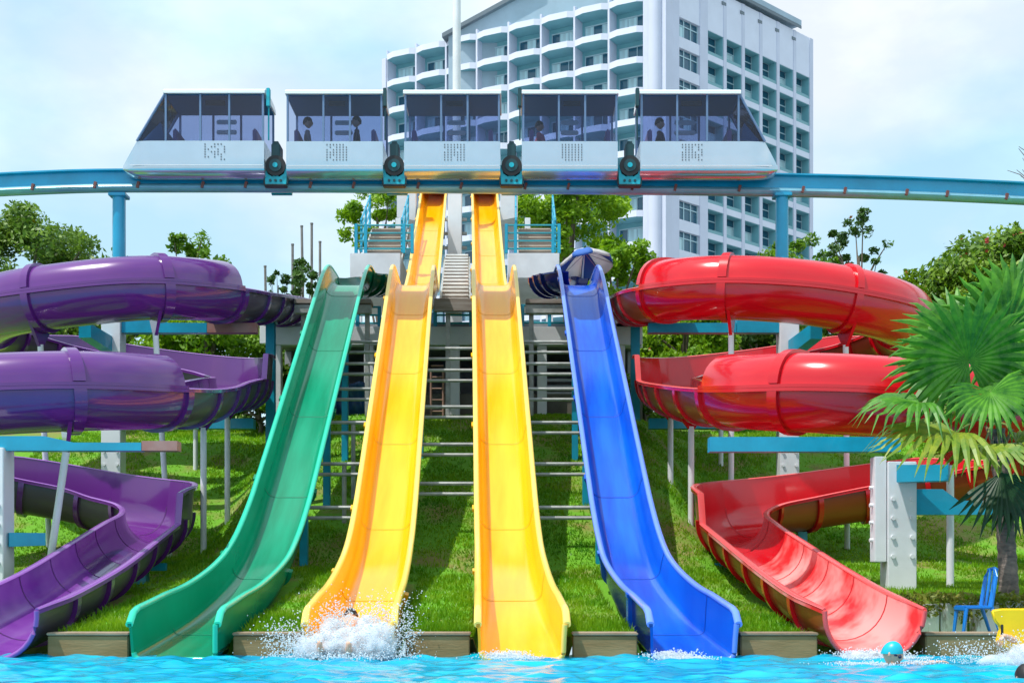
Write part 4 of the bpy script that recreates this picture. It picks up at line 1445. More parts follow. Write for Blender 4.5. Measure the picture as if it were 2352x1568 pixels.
carA = make_car(279, 607, 'leading carriage at the left end of the train, sloping nose facing left', -1, 0.45)
carB = make_car(657, 879, 'second carriage from the left, two passengers sitting inside', 0, 0.85)
carC = make_car(928, 1149, 'middle carriage of the train, above the two yellow slides', 0, 0.92)
carD = make_car(1199, 1419, 'fourth carriage from the left, between the middle carriage and the right nose', 0, 0.92)
carE = make_car(1471, 1790, 'last carriage at the right end of the train, sloping nose facing right', 1, 0.88)

def make_bogie(px, label):
    x = X(px, 29.5)
    y = 29.62
    t = thing('monorail_bogie', label, 'bogie', (x, 30, 10.0), 'drive units between the monorail carriages')
    zc = Z(376, 29.4)
    MB().cyl((x, y, zc), (x, y - 0.10, zc), 0.235, 28).build('drive_wheel', M_RUB, t, 40)
    MB().cyl((x, y - 0.101, zc), (x, y - 0.125, zc), 0.145, 24).build('wheel_disc', M_BOGD, t, 40)
    MB().cyl((x, y - 0.126, zc), (x, y - 0.15, zc), 0.058, 16).build('hub', M_BOGT, t, 40)
    m = MB().bbox(x - 0.10, x + 0.10, y - 0.08, y + 0.35, zc + 0.20, zc + 0.52, 0.02)
    m.bbox(x - 0.06, x + 0.06, y - 0.04, y + 0.3, zc + 0.52, zc + 0.58, 0.01)
    m.build('motor', M_BOGD, t, 30)
    # forked frame
    out = [(x - 0.27, zc + 0.02), (x - 0.23, zc + 0.02), (x - 0.19, zc - 0.18), (x - 0.08, zc - 0.25), (x, zc - 0.16), (x + 0.08, zc - 0.25), (x + 0.19, zc - 0.18), (x + 0.23, zc + 0.02), (x + 0.27, zc + 0.02), (x + 0.24, zc - 0.43), (x - 0.24, zc - 0.43)]
    MB().prism(out, 'y', y - 0.06, y + 0.06).build('side_frame', M_BOGT, t)
    MB().prism([(a, b_) for a, b_ in out], 'y', 30.32, 30.42).build('side_frame', M_BOGT, t)
    MB().bbox(x - 0.26, x + 0.26, 29.5, 29.7, zc - 0.48, zc - 0.432, 0.015).build('bumper_bar', M_RUB, t)
    for sd in (-1, 1):
        MB().bbox(x + sd * 0.25 - 0.035, x + sd * 0.25 + 0.035, y - 0.05, y + 0.02, zc - 0.42, zc - 0.02, 0.012).build('guide_plate', M_RUB if sd < 0 else M_BOGD, t, 30)
    for k in range(3):
        MB().cyl((x - 0.12 + 0.12 * k, y - 0.061, zc - 0.34), (x - 0.12 + 0.12 * k, y - 0.09, zc - 0.34), 0.03, 10).build('bolt', M_BOGD, t, 40)
    # coupling rod to the next car
    MB().cyl((x - 0.42, 30, zc - 0.05), (x + 0.42, 30, zc - 0.05), 0.05, 10).build('coupling_rod', M_BOGD, t, 40)
    return t
for px, lab in ((632, 'turquoise drive unit with black wheel between the first and second carriages'), (905, 'turquoise drive unit with black wheel between the second and middle carriages'),
                (1175, 'turquoise drive unit with black wheel between the middle and fourth carriages'), (1447, 'turquoise drive unit with black wheel between the fourth and last carriages')):
    make_bogie(px, lab)
# small end fittings at the roof corners
for (px, car) in ((616, carA), (884, carB), (1194, carD), (1464, carE)):
    x = X(px, DT)
    m = MB().bbox(x - 0.04, x + 0.04, 29.3, 29.45, Z(245, DT), Z(203, DT), 0.01)
    m.cyl((x, 29.4, Z(320, DT)), (x, 29.4, Z(246, DT)), 0.02, 6)
    m.build('end_lamp_bracket', M_BOGD if px != 616 else M_BOGT, car[0], 30)

# ------------------------------------------------------------------ people
M_SKIN = mat('skin', (0.46, 0.25, 0.17), 0.5, var=0.06, vscale=8)
M_SKIN2 = mat('fair_skin', (0.68, 0.39, 0.27), 0.5, var=0.06, vscale=8)
M_HAIR = mat('black_hair', (0.012, 0.010, 0.010), 0.45, var=0.3, vscale=40)
M_CAP = mat('turquoise_swim_cap', (0.0, 0.42, 0.52), 0.35, var=0.05)
M_NAVY = mat('navy_swimwear', (0.006, 0.012, 0.06), 0.5)
M_GRYS = mat('dark_shirt', (0.06, 0.06, 0.08), 0.8)
M_TAN = mat('grey_shirt', (0.20, 0.19, 0.22), 0.8)
M_PINK = mat('pink_shirt', (0.5, 0.16, 0.22), 0.8)
def skin_body(name, joints, edges, material, parent=None, sub=2, root=0):
    """joints: list of (x, y, z, radius)"""
    off = wt(parent)
    me = bpy.data.meshes.new(name)
    me.from_pydata([(j[0] - off[0], j[1] - off[1], j[2] - off[2]) for j in joints], edges, [])
    o = bpy.data.objects.new(name, me)
    link(o, parent)
    md = o.modifiers.new('skin', 'SKIN')
    for i, j in enumerate(joints):
        r_ = j[3]
        me.skin_vertices[0].data[i].radius = (r_, r_ if len(j) < 5 else j[4])
        me.skin_vertices[0].data[i].use_root = (i == root)
    md.use_smooth_shade = True
    md.branch_smoothing = 0.3
    sb = o.modifiers.new('sub', 'SUBSURF')
    sb.levels = sub
    sb.render_levels = sub
    # bake the modifiers so that the body is one plain mesh
    dg = bpy.context.evaluated_depsgraph_get()
    ev = o.evaluated_get(dg)
    nm = bpy.data.meshes.new_from_object(ev)
    o.modifiers.clear()
    o.data = nm
    nm.materials.clear()
    nm.materials.append(material)
    nm.shade_smooth()
    return o

def head(parent, c, yaw, pitch, skin, hairmat, r=0.105, cap=False, name='head'):
    """head with nose, brow, chin, ears, eyes, mouth and hair; faces +x at yaw 0"""
    off = wt(parent)
    M = Matrix.Translation(Vector(c)) @ Matrix.Rotation(yaw, 4, 'Z') @ Matrix.Rotation(pitch, 4, 'Y')
    seg, rings = 28, 20
    vs, fs = [], []
    for i in range(rings + 1):
        th = math.pi * i / rings
        for k in range(seg):
            ph = 2 * math.pi * k / seg
            x, y, z = math.sin(th) * math.cos(ph), math.sin(th) * math.sin(ph), math.cos(th)
            X_, Y_, Z_ = x * 0.98, y * 0.80, z * 1.18
            if z < 0:                        # jaw narrows and comes forward to a chin
                Y_ *= 1 - 0.36 * (-z) ** 1.2
                X_ = X_ * (1 - 0.25 * (-z)) + 0.22 * (-z) ** 1.5
            fwd = max(0, x)
            d = math.hypot(y * 4.2, (z + 0.12) * 2.6)
            X_ += 0.22 * math.exp(-d * d * 1.6) * (fwd > 0.3)           # nose
            for sy in (-1, 1):
                d2 = math.hypot((y - sy * 0.36) * 5, (z - 0.07) * 6)
                X_ -= 0.09 * math.exp(-d2 * d2) * (fwd > 0.3)           # eye sockets
            d3 = math.hypot(y * 3, (z + 0.52) * 9)
            X_ += 0.05 * math.exp(-d3 * d3) * (fwd > 0.3)               # lips
            vs.append(M @ Vector((X_ * r, Y_ * r, Z_ * r)))
    for i in range(rings):
        for k in range(seg):
            fs.append((i * seg + k, (i + 1) * seg + k, (i + 1) * seg + (k + 1) % seg, i * seg + (k + 1) % seg))
    h = mobj(name, vs, fs, skin, parent, 60)
    e = MB()
    for sy in (-1, 1):
        e.ball(M @ Vector((0.83 * r, sy * 0.31 * r, 0.09 * r)), 0.10 * r, 8, 6)
    e.build('eyes', M_RUB, h, 60)
    e = MB()
    for sy in (-1, 1):
        e.ball(M @ Vector((-0.05 * r, sy * 0.84 * r, -0.05 * r)), 0.22 * r, 8, 6, (0.7, 0.35, 1.15))
    e.build('ears', skin, h, 60)
    e = MB()
    e.ball(M @ Vector((0.98 * r, 0, -0.53 * r)), 0.17 * r, 8, 6, (0.3, 1.3, 0.35))
    e.build('mouth', mat('lips', (0.42, 0.13, 0.11), 0.5), h, 60)
    # hair or cap: offset shell over the crown and back
    vs, fs = [], []
    rows = 12
    for i in range(rows + 1):
        for k in range(seg):
            ph = 2 * math.pi * k / seg
            lim = math.pi * (0.36 + 0.26 * (0.5 - 0.5 * math.cos(ph)) ** 0.8)
            if cap:
                lim = math.pi * (0.40 + 0.20 * (0.5 - 0.5 * math.cos(ph)))
            th = lim * i / rows
            x, y, z = math.sin(th) * math.cos(ph), math.sin(th) * math.sin(ph), math.cos(th)
            q = 1.07 + (0 if cap else 0.025 * math.sin(9 * ph + 5 * th))
            vs.append(M @ Vector((x * 0.99 * q * r - (0.02 * r), y * 0.83 * q * r, z * 1.19 * q * r)))
    for i in range(rows):
        for k in range(seg):
            fs.append((i * seg + k, (i + 1) * seg + k, (i + 1) * seg + (k + 1) % seg, i * seg + (k + 1) % seg))
    hr = mobj('swim_cap' if cap else 'hair', vs, fs, hairmat, h, 60)
    return h, M

def hand(parent, wrist, d, up_, skin, s=1.0, curl=0.5, name='hand'):
    """palm with four fingers and a thumb; d: finger direction, up_: back of the hand"""
    d = Vector(d).normalized()
    up_ = (Vector(up_) - d * Vector(up_).dot(d)).normalized()
    sdv = d.cross(up_)
    w = Vector(wrist)
    J = [(*w, 0.026 * s, 0.02 * s), (*(w + d * 0.05 * s), 0.036 * s, 0.018 * s), (*(w + d * 0.088 * s), 0.037 * s, 0.016 * s)]
    E = [(0, 1), (1, 2)]
    o = skin_body(name, J, E, skin, parent, 1)
    ln = [0.072, 0.082, 0.077, 0.06]
    m = MB()
    for k in range(4):
        b = w + d * 0.092 * s + sdv * ((k - 1.5) * 0.02 * s)
        p = [b]
        a = 0
        for q in range(3):
            a += curl * 0.55
            p.append(p[-1] + (d * math.cos(a) - up_ * math.sin(a)) * ln[k] * s * (0.42, 0.32, 0.26)[q])
        m.tube(p, [0.0095 * s, 0.0092 * s, 0.0085 * s, 0.006 * s], 7)
    p = [w + d * 0.03 * s + sdv * -0.028 * s]
    for q, (a, b) in enumerate(((0.55, 0.038), (0.3, 0.03), (0.15, 0.024))):
        p.append(p[-1] + (d * math.cos(a) - sdv * math.sin(a) - up_ * 0.3 * curl).normalized() * b * s)
    m.tube(p, [0.012 * s, 0.0105 * s, 0.0095 * s, 0.007 * s], 7)
    m.build('fingers', skin, o, 60)
    return o

def passenger(px, y, label, shirt, yaw, headpy=277, sc=1.0):
    D = y
    x = X(px, D)
    zh = Z(headpy, D)
    t = thing('person', label, 'person', (x, y, zh - 0.9), 'passengers in the train')
    zs = zh - 0.26 * sc
    cy, sy = math.cos(yaw), math.sin(yaw)
    def q(f, s_, z, *r_):
        return (x + f * cy - s_ * sy, y + f * sy + s_ * cy, zs + z, *r_)
    J = [q(-0.02, 0, -0.50, 0.15, 0.13), q(0, 0, -0.28, 0.145, 0.11), q(0, 0, -0.08, 0.16, 0.11), q(0, 0, 0.02, 0.09, 0.08), q(0.01, 0, 0.10, 0.05),
         q(0, 0.17, -0.03, 0.065), q(0.05, 0.23, -0.28, 0.05), q(0.25, 0.2, -0.42, 0.042),
         q(0, -0.17, -0.03, 0.065), q(0.05, -0.23, -0.28, 0.05), q(0.25, -0.2, -0.42, 0.042),
         q(0.02, 0.1, -0.58, 0.10), q(0.40, 0.11, -0.56, 0.075), q(0.42, 0.11, -0.95, 0.05),
         q(0.02, -0.1, -0.58, 0.10), q(0.40, -0.11, -0.56, 0.075), q(0.42, -0.11, -0.95, 0.05)]
    E = [(0, 1), (1, 2), (2, 3), (3, 4), (2, 5), (5, 6), (6, 7), (2, 8), (8, 9), (9, 10), (0, 11), (11, 12), (12, 13), (0, 14), (14, 15), (15, 16)]
    skin_body('body', J, E, shirt, t, 2)
    head(t, (x + 0.01 * cy, y + 0.01 * sy, zh), yaw, 0.05, M_SKIN, M_HAIR, 0.108 * sc)
    return t
passenger(706, 29.85, 'dark-haired passenger at the left window of the second carriage', M_TAN, R(10), 282)
passenger(820, 29.85, 'passenger in a dark top at the right window of the second carriage', M_GRYS, R(190), 280)
passenger(1238, 29.85, 'passenger in pink at the left window of the fourth carriage', M_PINK, R(20), 290, 0.92)
passenger(1514, 29.85, 'lone passenger behind the left window of the last carriage', M_GRYS, R(10), 284)

def swimmer_cap():
    D = 14.9
    c = P(2049, 1500, D)
    t = thing('person', 'swimmer in a turquoise cap in the water before the red slide', 'person', (c.x, c.y, -0.05))
    head(t, c, R(-28), 0.35, M_SKIN2, M_CAP, 0.118, cap=True)
    gg = MB()
    f = Vector((math.cos(R(-28)), math.sin(R(-28)), 0))
    s_ = Vector((-f.y, f.x, 0))
    for sy in (-1, 1):
        gg.ball(c + f * 0.095 + s_ * (0.042 * sy) + Vector((0, 0, -0.03)), 0.03, 10, 7, (0.8, 1, 0.75))
    gg.tube([c + f * 0.05 + s_ * 0.1 + Vector((0, 0, -0.01)), c + f * 0.1 + Vector((0, 0, -0.03)), c + f * 0.05 - s_ * 0.1 + Vector((0, 0, -0.01))], 0.012, 6)
    gg.build('goggles', M_NAVY, t, 50)
    b = Vector((c.x, c.y, 0))
    J = [(b.x - 0.05, b.y + 0.15, -0.30, 0.17, 0.12), (b.x - 0.02, b.y + 0.05, -0.14, 0.17, 0.12), (b.x + 0.0, b.y, -0.03, 0.09), (b.x + 0.01, b.y, 0.02, 0.06),
         (b.x - 0.17, b.y + 0.02, -0.08, 0.07), (b.x - 0.35, b.y - 0.1, -0.16, 0.05), (b.x - 0.5, b.y - 0.3, -0.2, 0.04),
         (b.x + 0.17, b.y + 0.02, -0.06, 0.07), (b.x + 0.27, b.y - 0.06, -0.03, 0.048), (b.x + 0.40, b.y - 0.10, -0.005, 0.038), (b.x + 0.47, b.y - 0.1, 0.01, 0.03),
         (b.x - 0.08, b.y + 0.5, -0.42, 0.13), (b.x - 0.15, b.y + 0.9, -0.5, 0.09), (b.x - 0.2, b.y + 1.3, -0.5, 0.05)]
    E = [(0, 1), (1, 2), (2, 3), (1, 4), (4, 5), (5, 6), (1, 7), (7, 8), (8, 9), (9, 10), (0, 11), (11, 12), (12, 13)]
    skin_body('body', J, E, M_SKIN2, t, 2)
    hand(t, (b.x + 0.46, b.y - 0.1, 0.01), (1, -0.15, 0.12), (0, 0, 1), M_SKIN2, 0.95, 0.4)
    # dark swimwear around the shoulders
    st = [(j[0], j[1], j[2] + 0.0, j[3] * 1.04, (j[4] if len(j) > 4 else j[3]) * 1.04) for j in J[:3]]
    skin_body('swimwear', st, [(0, 1), (1, 2)], M_NAVY, t, 2)
swimmer_cap()

def slider():
    """rider shooting out of the left yellow slide, feet first, head back"""
    h = P(806, 1419, 17.1)
    t = thing('person', 'rider splashing down at the foot of the left yellow slide', 'person', (h.x, 16.4, 0))
    head(t, h, R(-90), -0.15, M_SKIN2, M_HAIR, 0.11)
    a = P(735, 1480, 15.7)
    b = P(800, 1482, 15.7)
    J = [(h.x - 0.02, 16.55, 0.20, 0.15, 0.12), (h.x - 0.02, 16.85, 0.33, 0.15, 0.11), (h.x - 0.01, 17.02, 0.40, 0.17, 0.11), (h.x, 17.08, 0.47, 0.07), (h.x, 17.1, 0.53, 0.055),
         (h.x - 0.09, 16.35, 0.20, 0.10), ((h.x + a.x) / 2 - 0.04, 16.1, 0.26, 0.075), (a.x, 15.82, 0.10, 0.05), (a.x, 15.70, 0.10, 0.042), (a.x - 0.01, 15.68, 0.22, 0.038, 0.03),
         (h.x + 0.09, 16.35, 0.20, 0.10), ((h.x + b.x) / 2 + 0.06, 16.1, 0.26, 0.075), (b.x, 15.82, 0.09, 0.05), (b.x, 15.70, 0.09, 0.042), (b.x + 0.01, 15.68, 0.21, 0.038, 0.03),
         (h.x - 0.21, 16.98, 0.36, 0.06), (h.x - 0.30, 16.75, 0.26, 0.045), (h.x - 0.20, 16.55, 0.30, 0.035),
         (h.x + 0.21, 16.98, 0.36, 0.06), (h.x + 0.30, 16.75, 0.26, 0.045), (h.x + 0.20, 16.55, 0.30, 0.035)]
    E = [(0, 1), (1, 2), (2, 3), (3, 4), (0, 5), (5, 6), (6, 7), (7, 8), (8, 9), (0, 10), (10, 11), (11, 12), (12, 13), (13, 14), (2, 15), (15, 16), (16, 17), (2, 18), (18, 19), (19, 20)]
    skin_body('body', J, E, M_SKIN2, t, 2)
    hand(t, (h.x - 0.20, 16.54, 0.30), (0.3, -0.9, 0.1), (0, 0, 1), M_SKIN2, 0.9, 0.6)
    hand(t, (h.x + 0.20, 16.54, 0.30), (-0.3, -0.9, 0.1), (0, 0, 1), M_SKIN2, 0.9, 0.6)
    sh = [(j[0], j[1], j[2], j[3] * 1.07, (j[4] if len(j) > 4 else j[3]) * 1.1) for j in (J[0], J[5], J[10])]
    skin_body('swim_shorts', sh, [(0, 1), (0, 2)], M_NAVY, t, 2)
slider()

def board_person():
    D = 15.2
    h = P(2378, 1398, D)
    t = thing('person', 'bather at the right edge holding the yellow float board', 'person', (h.x, D, 0))
    head(t, h, R(200), 0.1, M_SKIN2, M_HAIR, 0.11)
    hd = P(2298, 1466, 14.86)
    el = P(2335, 1472, 15.0)
    J = [(h.x + 0.05, D + 0.1, -0.45, 0.16, 0.12), (h.x + 0.04, D + 0.06, -0.1, 0.15, 0.11), (h.x + 0.03, D + 0.03, 0.22, 0.17, 0.11), (h.x + 0.02, D, 0.36, 0.07), (h.x, D, h.z - 0.1, 0.055),
         (h.x - 0.17, D - 0.06, 0.24, 0.065), (el.x, el.y, el.z + 0.0, 0.046), (hd.x + 0.03, hd.y, hd.z + 0.04, 0.032),
         (h.x + 0.22, D, 0.24, 0.065), (h.x + 0.3, D - 0.15, 0.0, 0.05), (h.x + 0.25, D - 0.35, -0.08, 0.04)]
    E = [(0, 1), (1, 2), (2, 3), (3, 4), (2, 5), (5, 6), (6, 7), (2, 8), (8, 9), (9, 10)]
    skin_body('body', J, E, M_SKIN2, t, 2)
    hand(t, (hd.x + 0.03, hd.y - 0.0, hd.z + 0.045), (-0.45, -0.25, -0.8), (0, -1, 0.2), M_SKIN2, 0.95, 0.7)
    sw = [(j[0], j[1], j[2], j[3] * 1.05, j[4] * 1.05) for j in J[:3]]
    skin_body('swimwear', sw, [(0, 1), (1, 2)], M_NAVY, t, 2)
board_person()

def float_board():
    D = 14.98
    pts = [(2276, 1400), (2300, 1396), (2345, 1396), (2420, 1394), (2428, 1420), (2424, 1500), (2345, 1506), (2286, 1476), (2290, 1462), (2296, 1440), (2282, 1424)]
    o = [P(a, b, D) for a, b in pts]
    bm = bmesh.new()
    lo = [bm.verts.new(Vector((p.x, D - 0.03 + 0.0, p.z))) for p in o]
    f = bm.faces.new(lo)
    r = bmesh.ops.extrude_face_region(bm, geom=[f])
    for v in [g for g in r['geom'] if isinstance(g, bmesh.types.BMVert)]:
        v.co.y += 0.07
    bmesh.ops.recalc_face_normals(bm, faces=bm.faces[:])
    bmesh.ops.bevel(bm, geom=bm.edges[:], offset=0.018, segments=3, affect='EDGES')
    me = bpy.data.meshes.new('float_board')
    bm.to_mesh(me)
    bm.free()
    t = thing('float_board', 'yellow foam float board with grip slot at the right edge', 'float board', (P(2350, 1450, D).x, D, 0.05))
    ob = bpy.data.objects.new('board', me)
    for v in me.vertices:
        v.co -= Vector(t.location)
    me.materials.append(mat('yellow_foam', (0.85, 0.55, 0.0), 0.5, var=0.06, vscale=4, bump=0.05))
    me.shade_smooth()
    me.set_sharp_from_angle(angle=R(50))
    link(ob, t)
    g = P(2302, 1445, D - 0.04)
    MB().bbox(g.x - 0.014, g.x + 0.014, D - 0.038, D - 0.030, g.z - 0.06, g.z + 0.06, 0.003).build('grip_slot', M_RUB, t)
float_board()

def dark_head():
    D = 13.0
    c = P(2356, 1556, D)
    t = thing('person', 'bather with black hair in the bottom right corner of the pool', 'person', (c.x, D, 0))
    head(t, c, R(100), 0.1, M_SKIN, M_HAIR, 0.115)
    J = [(c.x, D, -0.5, 0.16, 0.12), (c.x, D, -0.25, 0.17, 0.12), (c.x, D, -0.14, 0.07), (c.x, D, c.z - 0.08, 0.055),
         (c.x - 0.19, D, -0.22, 0.07), (c.x - 0.3, D + 0.1, -0.4, 0.05), (c.x + 0.19, D, -0.22, 0.07), (c.x + 0.3, D + 0.1, -0.4, 0.05)]
    skin_body('body', J, [(0, 1), (1, 2), (2, 3), (1, 4), (4, 5), (1, 6), (6, 7)], M_SKIN, t, 2)
dark_head()

# ------------------------------------------------------------------ blue chair
def make_chair():
    D = 16.95
    zb = gz(X(2240, D), D) if False else 0.255
    s = F / D
    x0 = X(2207, D)          # seat front
    x1 = X(2268, D)          # seat back
    m = mat('blue_plastic', (0.0, 0.19, 0.62), 0.35, var=0.05, coat=0.2)
    zs = Z(1393, D)
    t = thing('plastic_chair', 'blue plastic chair on the pool edge facing left beside the palm', 'chair', ((x0 + x1) / 2, D, zb))
    w = 0.20
    bs = MB().bbox(x0 - 0.02, x1 + 0.02, D - w, D + w, zs - 0.02, zs + 0.02, 0.012)
    bs.bbox(x0 - 0.03, x0 + 0.01, D - w, D + w, zs - 0.05, zs + 0.012, 0.012)
    bs.build('seat', m, t, 40)
    for (xa, xb) in ((x0 + 0.01, x0 - 0.03), (x1 - 0.01, x1 + 0.10)):
        for y in (D - w + 0.02, D + w - 0.02):
            v = MB()
            v.tube([(xa, y, zs - 0.01), (xb, y, zb + 0.0)], [0.028, 0.022], 8)
            v.build('leg', m, t, 40)
    # raked back of two uprights, a curved top rail and slats
    zt = Z(1306, D)
    top = x1 + 0.07
    for y in (D - w + 0.02, D + w - 0.02):
        MB().tube([(x1 - 0.02, y, zs), (x1 + 0.02, y, zs + 0.25), (x1 + 0.045, y, zt - 0.1), (top, y * 0.75 + D * 0.25, zt)], [0.03, 0.028, 0.026, 0.022], 8).build('back_upright', m, t, 40)
    MB().tube([(top, D - w * 0.7, zt - 0.01), (top + 0.02, D, zt + 0.01), (top, D + w * 0.7, zt - 0.01)], 0.024, 8).build('top_rail', m, t, 40)
    for y in (D - 0.07, D + 0.07):
        MB().tube([(x1 - 0.0, y, zs + 0.01), (x1 + 0.04, y, zs + 0.25), (top, y, zt)], 0.02, 8).build('back_slat', m, t, 40)
make_chair()

# low white planter wall with creepers
def planter_wall():
    t = thing('planter_wall', 'low white stained wall with creepers hanging over it, behind the blue chair', 'wall', (8, 17.7, 0.2))
    x = 5.55
    k = 0
    while x < 12.5:
        w = 0.36 + 0.10 * ((k * 37) % 5) / 5
        dy = 0.02 * ((k * 53) % 3)
        MB().bbox(x, x + w - 0.04, 17.58 + dy, 17.74, 0.05, 0.62 + 0.05 * ((k * 29) % 4) / 4, 0.015).build('wall_block', mat('stained_white_block', (0.76, 0.77, 0.80), 0.8, color2=(0.22, 0.17, 0.12), vscale=2.6, lo=0.56, hi=0.68, bump=0.2, bscale=12, stretch=(2.2, 1, 0.7)), t, 30)
        x += w
        k += 1
    MB().bx(5.5, 12.5, 17.70, 17.76, 0.0, 0.6).build('backing', mat('dark_soil', (0.035, 0.03, 0.02), 0.95), t)
    n = 2600
    xx = rng.uniform(5.2, 12.0, n)
    hang = rng.random(n) ** 2.0 * 0.42 * (0.35 + 0.65 * np.abs(np.sin(xx * 2.3) * np.sin(xx * 5.1 + 1)))
    yy = 17.56 - rng.random(n) * 0.10 + np.where(hang < 0.03, rng.random(n) * 0.4, 0)
    zz = 0.74 - hang + rng.normal(0, 0.025, n)
    c = np.stack([xx, yy, zz], 1)
    o = leaf_object('creeper', c, 0.035, 0.06, leaf_mat('creeper_leaf', (0.10, 0.17, 0.01), (0.26, 0.24, 0.03), 3.0, 0.3), t, up=0.3)
    return t

# ------------------------------------------------------------------ vegetation
def leaf_arrays(centers, smin, smax, up=0.5, out=None, aspect=0.5):
    n = len(centers)
    nr_ = rng.normal(0, 1, (n, 3))
    if out is not None:
        nr_ = nr_ * 0.7 + out * 0.9
    nr_[:, 2] += up
    nr_ /= np.linalg.norm(nr_, axis=1)[:, None] + 1e-9
    a = rng.normal(0, 1, (n, 3))
    u = np.cross(nr_, a)
    u /= np.linalg.norm(u, axis=1)[:, None] + 1e-9
    w = np.cross(nr_, u)
    s = rng.uniform(smin, smax, n)[:, None]
    v = np.empty((n, 4, 3))
    v[:, 0] = centers - u * s
    v[:, 1] = centers + w * s * aspect - nr_ * s * 0.12
    v[:, 2] = centers + u * s
    v[:, 3] = centers - w * s * aspect - nr_ * s * 0.12
    return v
def leaf_object(name, centers, smin, smax, material, parent, up=0.5, out=None, aspect=0.5):
    v = leaf_arrays(np.asarray(centers), smin, smax, up, out, aspect)
    n = len(v)
    off = np.array(wt(parent))
    me = bpy.data.meshes.new(name)
    me.vertices.add(n * 4)
    me.vertices.foreach_set('co', (v - off).ravel())
    me.loops.add(n * 4)
    me.loops.foreach_set('vertex_index', np.arange(n * 4, dtype=np.int32))
    me.polygons.add(n)
    me.polygons.foreach_set('loop_start', np.arange(0, n * 4, 4, dtype=np.int32))
    me.update()
    me.materials.append(material)
    o = bpy.data.objects.new(name, me)
    return link(o, parent)

M_BARK = mat('bark', (0.10, 0.075, 0.055), 0.9, color2=(0.2, 0.16, 0.12), vscale=6, bump=0.5, bscale=14, stretch=(1, 1, 0.3))
L_OLIVE = leaf_mat('olive_leaf', (0.04, 0.12, 0.012), (0.22, 0.36, 0.03), 1.5, 0.3)
L_DARK = leaf_mat('dark_green_leaf', (0.02, 0.075, 0.014), (0.11, 0.22, 0.03), 1.5, 0.3)
L_LIME = leaf_mat('lime_leaf', (0.09, 0.25, 0.006), (0.34, 0.54, 0.012), 1.2, 0.42)
L_MID = leaf_mat('mid_green_leaf', (0.05, 0.16, 0.008), (0.24, 0.42, 0.02), 1.4, 0.35)
M_FLR = mat('red_flower', (0.62, 0.07, 0.05), 0.6)
M_FLY = mat('yellow_flower', (0.80, 0.42, 0.02), 0.6)
M_FLO = mat('orange_flower', (0.75, 0.2, 0.04), 0.6)
def tree(name, label, cat, base, top, rad, leaf, n, smin, smax, clumps=40, rz=None, squash=0.8, flowers=None, group=None, hollow=0.55, seed=0, clr=0.26, limbs=7, low=-0.9):
    """base (x, y, z), crown centre height 'top', crown radius 'rad' (x) and rz (z)"""
    rg = np.random.default_rng(seed + 100)
    bx_, by_, bz_ = base
    rz = rz or rad * squash
    t = thing(name, label, cat, base, group)
    cc = np.array([bx_, by_, top])
    # clump centres spread through the crown
    d = rg.normal(0, 1, (clumps, 3))
    d /= np.linalg.norm(d, axis=1)[:, None]
    d[:, 2] = np.where(d[:, 2] < low, -d[:, 2], d[:, 2])
    rr = hollow + (1 - hollow) * rg.random(clumps) ** 0.6
    cl = cc + d * rr[:, None] * np.array([rad, rad, rz]) * rg.uniform(0.82, 1.08, (clumps, 1))
    # trunk and limbs
    tr = MB()
    mid = Vector((bx_, by_, bz_ + (top - bz_) * 0.55))
    r0 = max(0.05, rad * 0.075)
    tr.tube([(bx_, by_, bz_ - 0.2), (bx_ + 0.03 * rad, by_, bz_ + (top - bz_) * 0.3), mid, (bx_ - 0.02 * rad, by_, top)], [r0, r0 * 0.8, r0 * 0.6, r0 * 0.3], 8)
    for k in range(limbs):
        e = Vector(cl[k % clumps])
        a = Vector((bx_, by_, bz_ + (top - bz_) * (0.4 + 0.5 * k / max(1, limbs))))
        m_ = a.lerp(e, 0.5) + Vector((0, 0, rad * 0.08))
        tr.tube([a, m_, e], [r0 * 0.5, r0 * 0.33, r0 * 0.12], 6)
    tr.build('trunk', M_BARK, t, 50)
    # leaves
    w = rg.uniform(0.5, 1.5, clumps)
    w /= w.sum()
    n = int(n * 1.5)
    ci = rg.choice(clumps, n, p=w)
    g = rg.normal(0, 1, (n, 3))
    g /= np.linalg.norm(g, axis=1)[:, None]
    g *= (rg.random(n) ** 0.45)[:, None]
    sz = rad * clr * rg.uniform(0.7, 1.25, clumps)
    c = cl[ci] + g * sz[ci][:, None] * np.array([1, 1, 0.75])
    o = c - cc
    o /= np.linalg.norm(o, axis=1)[:, None] + 1e-9
    leaf_object('crown', c, smin, smax, leaf, t, 0.45, o * 0.8)
    if flowers:
        m_, nf, fs = flowers
        ci = rg.choice(clumps, nf)
        q = cl[ci] + g[:nf] * sz[ci][:, None] * 1.02
        q[:, 2] += 0.05
        leaf_object('flowers', q, fs * 0.7, fs, m_, t, 0.8, None, 0.8)['kind'] = 'stuff'
    return t
def at_ground(px, D):
    x = X(px, D)
    return (x, D, gz(x, D))

planter_wall()
